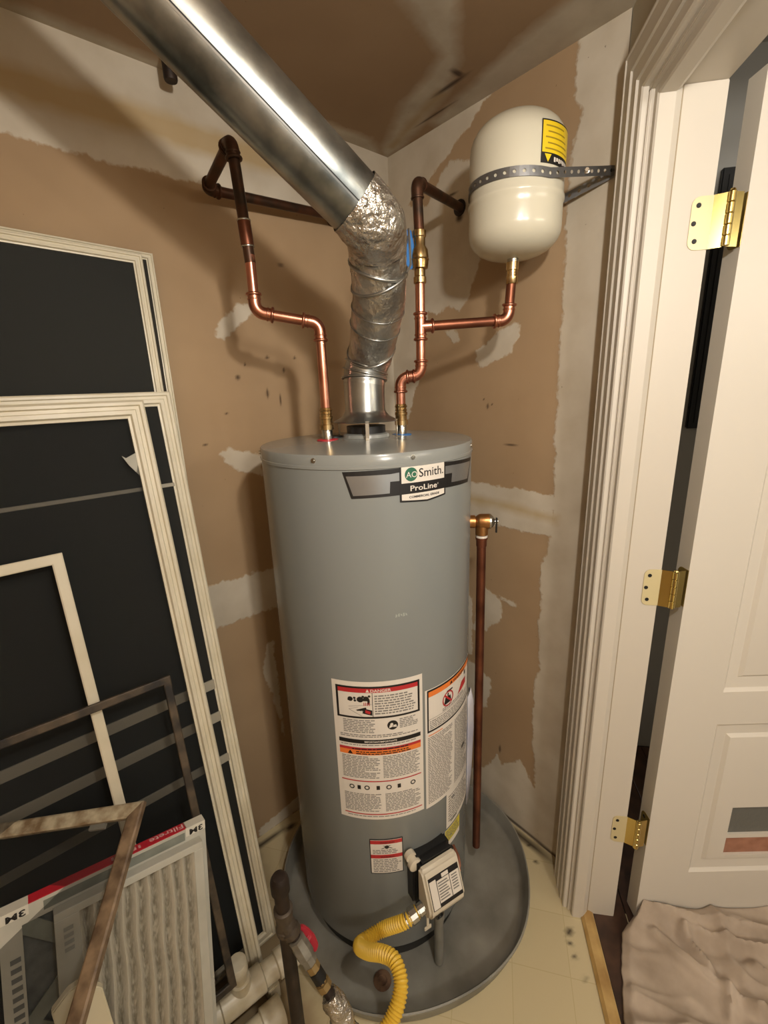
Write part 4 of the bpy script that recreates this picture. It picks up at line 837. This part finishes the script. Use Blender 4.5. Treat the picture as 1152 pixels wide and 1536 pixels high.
lean_frame('middle white framed screen whose grey crossbars show dimly through the mesh', -.300, -.100, 1.5, -.800, 1.532, .64, .032, .012, M['frame_white'], M['screen_dark'], bars=((.735, .026), (.825, .026), (.945, .022), (.215, .009)), bar_m=M['bar_grey'])
lean_frame('front wide railed white screen, its thick stile running down to the floor', -.370, -.130, 1.48, -.867, 1.514, .60, .037, .016, M['frame_white'], M['screen_light'])
lean_frame('thin rounded white frame with its corner at mid height on the dark screens', -.46, -.225, 1.1, -1.076, 1.231, .40, .020, .009, M['frame_white'], None, flat=True, zbot=.125)
lean_frame('dark rusty brown frame crossing in front of the thin white frame', -.505, -.325, .75, -.944, .930, .42, .016, .008, M['frame_dark'], None, flat=True, zbot=.19, tilt=.02)
T_ = V((-1.048, -.406, .756)); fl_ = V((-.227, .180, -.034)); fd_ = V((-.171, -.197, -.119)); fl_.normalize(); fd_ = (fd_ - fl_ * fd_.dot(fl_)).normalized()
n_ = fl_.cross(fd_).normalized()
ff = frame('window_screen', 'aged cream frame with rusty stile lying on top of the air filters', 'window screen', SG, T_, fl_, fd_, .40, .46, .026, .012, M['frame_aged'], M['screen_light'], flat=True, m_side=M['frame_rust'])
mb = MB(); p_ = T_ + fl_ * .085 + fd_ * .026; mb.box(p_ + fd_ * .004, (.030, .010, .006), (fl_, fd_, n_)); build('pull_tab', mb, M['card_white'], ff)
# torn screen corner
p_ = on(-.37, -.13, 1.48, -.904, 1.385); mb = MB(); mb.add([p_ + V((0, -.006, .02)), p_ + V((.0, -.006, -.03)), p_ + V((-.018, -.014, -.005)), p_ + V((-.030, -.020, .018)), p_ + V((-.022, -.016, .012))], [(0, 1, 2), (0, 2, 4), (2, 3, 4)])
o = build('torn_tape', mb, M['card_white'], None, tuple(p_), smooth=0); tag(o, 'small torn white scrap of tape on the front screen stile', 'tape scrap'); sm = o.modifiers.new('thickness', 'SOLIDIFY'); sm.thickness = .0008

# ------------------------------------------------------------------ furnace filters
def filt_axes(y0, y1, z1, tilt):
    d = lean_dir(y0, y1, z1); lf = XL.copy(); ct, st = math.cos(tilt), math.sin(tilt)
    lf2 = lf * ct - d * st; dn2 = d * ct + lf * st; nn = lf2.cross(dn2).normalized()
    if nn.y > 0: nn = -nn
    return lf2, dn2, nn
lf, dn, nn = filt_axes(-.54, -.42, .6, .145)
FT = V((-.958, -.413, .660)); FW, FH, FTH = .330, .60, .022
f1 = thing('air_filter', 'rear furnace air filter with red top edge and cardboard lattice face', 'air filter', FT + dn * FH, 'furnace air filters')
def fbox(mb, o, a0, a1, b0, b1, c0, c1): return mb.box(o + lf * ((a0 + a1) / 2) + dn * ((b0 + b1) / 2) + nn * ((c0 + c1) / 2), (a1 - a0, b1 - b0, c1 - c0), (lf, dn, nn))
mb = MB(); fbox(mb, FT, 0, FW, 0, .030, 0, FTH); fbox(mb, FT, 0, FW, FH - .03, FH, 0, FTH); fbox(mb, FT, 0, .03, .03, FH - .03, 0, FTH); fbox(mb, FT, FW - .03, FW, .03, FH - .03, 0, FTH); build('cardboard_frame', mb, M['card_white'], f1)
mb = MB(); fbox(mb, FT, .028, FW - .028, .028, FH - .028, .006, .012); build('media', mb, M['media_dark'], f1)
mb = MB()
def strut(a, b, w_):
    A = FT + lf * a[0] + dn * a[1] + nn * (FTH - .004); B = FT + lf * b[0] + dn * b[1] + nn * (FTH - .004); e = (B - A).normalized(); mb.box((A + B) / 2, ((B - A).length, w_, .003), (e, nn.cross(e), nn))
for k in range(3): strut((FW - .03, .03 + k * .18), (FW - .12, .12 + k * .18), .026); strut((FW - .12, .12 + k * .18), (FW - .03, .21 + k * .18), .026); strut((FW - .12, .12 + k * .18), (.03, .12 + k * .18), .02)
build('lattice', mb, M['card_grey'], f1)
mb = MB(); fbox(mb, FT, .036, FW - .040, -.0012, .0, 0, FTH); build('red_edge', mb, M['card_red'], f1)
M['edge_white'] = mat('edge_white', (206, 202, 188), .5)
for a_ in (0, FW - .04): build('edge_label', fbox(MB(), FT, a_, a_ + .038, -.0012, .016, 0, FTH + .0008), M['edge_white'], f1)
def ftext(mb, s, o, ex, ey, size, off, bold=0, wd=None):
    vs, fsx, w = text2d(s, bold); k = (wd / (w * size)) if wd else 1
    mb.add([o + ex * (x * size * k) + ey * (y * size) + off for x, y in vs], fsx)
# lettering reads upside down from the camera
mb = MB(); top_n = -dn * .0016
ftext(mb, 'Filtrete', FT + lf * .040 + nn * .0, lf, nn, .019, top_n + nn * .004, .01, .062); build('edge_lettering', mb, mat('edge_print', (226, 190, 186), .5), f1, smooth=0)
mb = MB(); ftext(mb, '3M', FT + lf * .005 + dn * .0145, lf, -dn * -1 if False else -dn, .015, nn * (FTH + .0014), .03, .026); ftext(mb, '3M', FT + lf * (FW - .036) + dn * .0145, lf, -dn, .015, nn * (FTH + .0014), .03, .026)
build('logo_lettering', mb, M['print_black'], f1, smooth=0)
mb = MB(); fbox(mb, FT, .04, FW - .06, .006, .022, FTH, FTH + .0006); build('printed_band', mb, M['card_grey'], f1)
mb = MB()
for k in range(7): fbox(mb, FT, .118 + k * .0075, .122 + k * .0075 + .002 * (k % 2), -.0017, -.0012, .006, .015)
build('edge_print', mb, mat('edge_print_pale', (206, 150, 148), .5), f1)['kind'] = 'stuff'
mb = MB(); 
for k in range(9): fbox(mb, FT, FW - .026, FW - .012, .08 + k * .016, .088 + k * .016, FTH, FTH + .0006)
build('side_print', mb, mat('side_print', (96, 98, 96), .6), f1)
# front filter with pleats
G2 = FT + lf * .012 + dn * .026 + nn * (FTH + .001); W2, H2_, T2 = .246, .56, .020
f2 = thing('air_filter', 'front furnace air filter with pleats showing', 'air filter', G2 + dn * H2_, 'furnace air filters')
mb = MB(); fbox(mb, G2, 0, W2, 0, .014, 0, T2); fbox(mb, G2, 0, W2, H2_ - .014, H2_, 0, T2); fbox(mb, G2, 0, .018, .014, H2_ - .014, 0, T2); fbox(mb, G2, W2 - .036, W2, .014, H2_ - .014, 0, T2); build('cardboard_frame', mb, M['card_white'], f2, bevel=.0008, bseg=1)
mb = MB(); npl = 9; a0, a1 = .017, W2 - .035; vs = []; cols = npl * 6
for i in range(cols + 1):
    u = i / cols; dpt = .0105 + .0085 * math.cos(u * npl * 2 * PI)
    for r in range(13): vs.append(G2 + lf * (a0 + (a1 - a0) * u + .0016 * math.sin(r * 1.7 + i * .13)) + dn * (.013 + (H2_ - .026) * r / 12) + nn * (dpt + .0012 * math.sin(r * 2.1 + i * .4)))
mb.add(vs, [(i * 13 + r, (i + 1) * 13 + r, (i + 1) * 13 + r + 1, i * 13 + r + 1) for i in range(cols) for r in range(12)]); pm = build('pleated_media', mb, M['pleat'], f2, smooth=70)
at = pm.data.attributes.new('valley', 'FLOAT', 'POINT'); at.data.foreach_set('value', [.5 - .5 * math.cos((i // 13) / cols * npl * 2 * PI) for i in range((cols + 1) * 13)])
mb = MB()
for k in range(4): fbox(mb, G2, W2 - .026, W2 - .012, .03 + k * .012, .037 + k * .012, T2, T2 + .0006)
build('side_print', mb, mat('side_print_pale', (140, 140, 132), .6), f2)
# white cardboard piece in the left foreground
cp = V((-1.215, -.525, .0)); mb = MB(); mb.prism([(-.04, 0), (.04, 0), (.038, .575), (.012, .612), (-.004, .610), (-.030, .588)], cp, V((.98, -.10, 0)), V((0, .0, 1)), V((.0, -.012, 0)))
o = build('cardboard_piece', mb, mat('cardboard_pale', (214, 206, 180), .6), None, tuple(cp), bevel=.002); tag(o, 'pale cardboard corner standing in front of the filters at lower left', 'cardboard')

# ------------------------------------------------------------------ PVC pipes on the floor
pr_ = .0302
pv = thing('drain_pipe', 'upper white plastic drain pipe with capped stub on the floor', 'pipe', (-.94, -.415, .05), 'white drain pipes')
A_, B_ = V((-1.30, -.395, .082)), V((-.812, -.425, .082)); e_ = (B_ - A_).normalized()
mb = MB(); mb.tube([A_, B_ - e_ * .03], pr_ * .9, 24); build('pipe', mb, M['pvc'], pv, smooth=50)
Tj = V((-.940, -.417, .082))
mb = MB(); mb.lathe([(pr_ * .92, -.055), (pr_ * 1.08, -.052), (pr_ * 1.08, .052), (pr_ * .92, .055)], Tj, e_, 24); mb.lathe([(pr_ * .80, 0), (pr_ * .80, .052), (pr_ * .7, .054)], Tj, Z, 24); build('tee', mb, M['pvc'], pv, smooth=50)
mb = MB(); mb.lathe([(pr_ * .62, 0.0), (pr_ * .62, .028), (pr_ * .74, .030), (pr_ * .78, .056), (pr_ * .70, .062), (.001, .063)], Tj + Z * .048, Z, 24); build('cap', mb, M['pvc'], pv, smooth=50)
mb = MB(); mb.lathe([(pr_ * .92, -.04), (pr_ * 1.08, -.037), (pr_ * 1.08, .03), (pr_ * .95, .033), (pr_ * .9, .045)], B_, e_, 24); build('coupling', mb, M['pvc'], pv, smooth=50)
for x_, y_ in ((-1.12, -.405), (-.87, -.42)): build('block', MB().box(V((x_, y_, .026)), (.03, .05, .052)), M['pvc'], pv, bevel=.003)
pv2 = thing('drain_pipe', 'lower white plastic drain pipe ending in a coupling on the floor', 'pipe', (-.95, -.48, .032), 'white drain pipes')
A_, B_ = V((-1.30, -.455, .036)), V((-.872, -.486, .036)); e_ = (B_ - A_).normalized()
mb = MB(); mb.tube([A_, B_ - e_ * .01], pr_ * .9, 24); build('pipe', mb, M['pvc'], pv2, smooth=50)
mb = MB(); mb.lathe([(pr_ * .92, -.052), (pr_ * 1.1, -.049), (pr_ * 1.1, 0), (pr_ * .9, .002), (pr_ * .85, -.01), (.001, -.012)], B_, e_, 24); build('coupling', mb, M['pvc'], pv2, smooth=50)

# ------------------------------------------------------------------ gas line
GX, GY = -.897, -.645
gas = thing('gas_pipe', 'dark iron gas pipe rising beside the pan with a red valve handle', 'pipe', (GX, GY, 0))
mb = MB(); mb.tube([(GX - .0, GY, 0), (GX, GY, .66)], .0134, 20); build('riser', mb, M['iron'], gas, smooth=50)
mb = MB(); mb.lathe([(.0150, .632), (.0172, .634), (.0172, .655), (.016, .662), (.012, .669), (.001, .671)], (GX, GY, 0), Z, 20); build('cap', mb, M['iron'], gas, smooth=40)
TGz = .560; TG = V((GX, GY, TGz)); GE = V((-.848, -.742, .372))
ge = (GE - TG).normalized()
mb = MB(); mb.lathe([(.0150, -.030), (.0180, -.028), (.0180, -.018), (.016, -.016), (.016, .016), (.0180, .018), (.0180, .028), (.0150, .030)], TG, Z, 20); mb.lathe([(.015, 0), (.015, .020), (.0172, .022), (.0172, .032), (.016, .034)], TG, ge, 18); build('tee', mb, mat('cast_iron', (92, 82, 70), .55, .5, var=(40, (64, 54, 44))), gas, smooth=40)
mb = MB(); mb.tube([TG + ge * .02, GE], .0100, 16); build('nipple', mb, M['iron'], gas, smooth=50)
mb = MB(); mb.lathe([(.012, .042), (.0155, .044), (.0155, .058), (.0165, .060), (.0165, .082), (.0145, .084), (.0145, .098), (.012, .100)], TG, ge, 8); gv = build('shutoff_valve', mb, M['dull'], gas, smooth=30)
gn = ge.cross(V((1, .2, 0))).normalized()
if gn.dot(CAM - TG) < 0: gn = -gn
gs_ = gn.cross(ge).normalized(); sgn_ = 1 if gs_.dot(r_) > 0 else -1; gs_ = gs_ * sgn_
p_ = TG + ge * .070 + gs_ * .012 + gn * .006
p_ = TG + ge * .066 + gs_ * .016
mb = MB(); mb.prism([(-.030, -.004), (-.014, -.008), (.006, -.009), (.028, -.005), (.032, .001), (.024, .007), (.004, .009), (-.014, .007), (-.028, .003)], p_, ge, (gn * .6 + gs_ * .8).normalized() * 1.5, (gs_ * .6 - gn * .8).normalized() * .006); mb.lathe([(.006, -.008), (.006, .008)], p_, gs_, 10); build('valve_handle', mb, mat('red_handle', (158, 36, 48), .45), gv, bevel=.0015)
mb = MB(); mb.lathe([(.013, .100), (.013, .114), (.0105, .115), (.0105, .142), (.0140, .143), (.0140, .156), (.011, .158)], TG, ge, 8); build('union', mb, M['dull_brass'], gas, smooth=30)
mb = MB(); mb.lathe([(.0112, .116), (.0125, .117), (.0125, .138), (.0112, .139)], TG, ge, 16); build('sediment_coupling', mb, M['dark_metal'], gas, smooth=30)
# hose from valve to gas line
HP = [gp(-.070, -.046, .303), gp(-.105, -.056, .300), V((-.645, -.618, .226)), V((-.690, -.606, .224)), V((-.712, -.612, .236)), V((-.710, -.645, .258)), V((-.698, -.683, .286)), V((-.690, -.715, .296)), V((-.700, -.746, .288)), V((-.721, -.762, .272)), V((-.750, -.768, .252)), V((-.785, -.765, .242)), V((-.819, -.755, .263)), V((-.840, -.745, .312)), GE]
hs = catmull(HP, 40)
hose = thing('gas_hose', 'yellow ribbed flexible gas hose curling from the gas control', 'hose', HP[8])
# arc-length resample for ribs
Ls = [0]
for i in range(1, len(hs)): Ls.append(Ls[-1] + (hs[i] - hs[i - 1]).length)
tot = Ls[-1]; nrib = int(tot / .0066); path = []; rads = []
for k in range(nrib * 4 + 1):
    s = tot * k / (nrib * 4); i = max(1, min(len(hs) - 1, int(np.searchsorted(Ls, s)))); u = (s - Ls[i - 1]) / max(1e-9, Ls[i] - Ls[i - 1]); path.append(hs[i - 1].lerp(hs[i], u)); rads.append(.0150 + .0018 * (1, .2, -1, .2)[k % 4])
mb = MB(); mb.tube(path, rads, 18); build('ribbed_tube', mb, M['hose'], hose, smooth=70)
ed = (HP[1] - HP[0]).normalized()
mb = MB(); st_ = HP[0] - ed * .024; mb.lathe([(.011, 0), (.0115, .006), (.016, .007), (.016, .020), (.013, .021), (.013, .026), (.0195, .027), (.0195, .044), (.0165, .046), (.0165, .058)], st_, ed, 12); build('flare_nut', mb, M['steel'], hose, smooth=25)
mb = MB(); fpth = [GE - ge * .045, GE - ge * .03, GE - ge * .015] + path[-1:-90:-3]; mb.tube(fpth, [.0145, .0195, .021] + [.0205 + .002 * math.sin(k * .9) for k in range(len(fpth) - 3)], 24)
mb.v = [tuple(V(v) + mnoise.noise_vector(V(v) * 60) * .006 + mnoise.noise_vector(V(v) * 140) * .003) for v in mb.v]; build('foil_wrap', mb, M['foil'], hose, smooth=70)

# ------------------------------------------------------------------ drop cloth
jl = [(.10, .185), (.155, .182), (.20, .135), (.27, .112), (.39, .078), (.60, .055), (.95, .05)]
def jleft(s): return float(np.interp(s, [p[0] for p in jl], [p[1] for p in jl]))
nu_, nv_ = 150, 120; vs = []
folds = [((.20, .22), (.34, .40), .020, .013), ((.34, .40), (.30, .60), .020, .015), ((.19, .30), (.26, .33), .025, .012), ((.18, .30), (.21, .62), .030, .014), ((.34, .12), (.42, .33), .012, .016), ((.40, .20), (.38, .42), .010, .012), ((.28, .36), (.36, .33), .016, .010), ((.5, .1), (.45, .5), .02, .02), ((.24, .45), (.36, .55), .022, .014), ((.155, .2), (.155, .9), .028, .016)]
for i in range(nu_ + 1):
    srow = i / nu_
    for k in range(nv_ + 1):
        s = .158 + .70 * srow; j0 = jleft(s) + .004 * mnoise.noise(V((s * 40, 0, 3))); j = j0 + (.98 - j0) * (k / nv_) ** 1.15; s -= max(0, j - .184) * .158 * (1 - srow)
        h = .008 + .010 * (mnoise.noise(V((s * 7, j * 7, 1))) + .6) + .020 * max(0, 1 - abs(mnoise.noise(V((s * 5 + 2, j * 5, 9)))) * 3.2) ** 2 + .005 * max(0, 1 - abs(mnoise.noise(V((s * 12, j * 12, 5)))) * 3) ** 2 + .030 * math.exp(-(srow / .05) ** 2)
        for (a, b, hh, ww) in folds:
            ax_, ay = a; ex, ey = b[0] - ax_, b[1] - ay; t = max(0, min(1, ((s - ax_) * ex + (j - ay) * ey) / (ex * ex + ey * ey))); q = math.hypot(s - ax_ - t * ex, j - ay - t * ey)
            h += hh * 1.15 * math.exp(-(q / ww) ** 1.2)
            h -= hh * .25 * math.exp(-((q - ww * 2.1) / ww) ** 2)
        edge = min(1, (j - j0) / .02); h = .003 + max(.0, h) * (.25 + .75 * edge)
        vs.append(SJ(s, j, h + .001))
mb = MB().add(vs, [(i * (nv_ + 1) + k, (i + 1) * (nv_ + 1) + k, (i + 1) * (nv_ + 1) + k + 1, i * (nv_ + 1) + k + 1) for i in range(nu_) for k in range(nv_)])
cl = build('drop_cloth', mb, M['cloth'], None, tuple(SJ(.4, .4, 0)), smooth=80); tag(cl, 'crumpled beige drop cloth on the floor in front of the white door', 'cloth')
sm = cl.modifiers.new('thickness', 'SOLIDIFY'); sm.thickness = .0025; sm.offset = 1

# ------------------------------------------------------------------ ceiling light above the camera and added fill lamp, out of frame
lt = thing('ceiling_light', 'bare bulb ceiling light above the camera', 'lamp', (-.885, -1.375, CEIL))
mb = MB(); mb.lathe([(.06, 2.195), (.10, 2.215), (.10, CEIL)], (-.885, -1.375, 0), Z, 32); build('canopy', mb, M['hinge_brass'], lt)
for b in BULBS:
    mb = MB(); mb.tube([V((-.885, -1.375, 2.21)), V(b) + Z * .20, V(b) + Z * .06], .008, 10); mb.lathe([(.016, .04), (.020, .045), (.020, .085), (.012, .09)], b, Z, 14); build('socket', mb, M['hinge_brass'], lt)
rl = thing('ceiling_light', 'added fill lamp hung unseen behind the camera', 'lamp', (FILL_LAMP[0], FILL_LAMP[1], CEIL))
mb = MB(); mb.lathe([(.12, CEIL - .03), (.14, CEIL - .01), (.14, CEIL)], (FILL_LAMP[0], FILL_LAMP[1], 0), Z, 32); mb.tube([V(FILL_LAMP) + Z * .17, V((FILL_LAMP[0], FILL_LAMP[1], CEIL - .02))], .01, 10); build('canopy', mb, M['hinge_brass'], rl)
vl = thing('wall_light', 'three bulb light bar on the hall wall', 'lamp', SJ(1.25, 1.548, 1.93))
mb = MB(); sjbox(mb, .80, 1.70, 1.53, 1.55, 1.89, 1.97); build('light_bar', mb, M['hinge_brass'], vl, bevel=.005)
for b in HALL_BULBS: build('socket', MB().tube([V(b) + J_ * .045, V(b) + J_ * .135], .018, 12), M['hinge_brass'], vl)
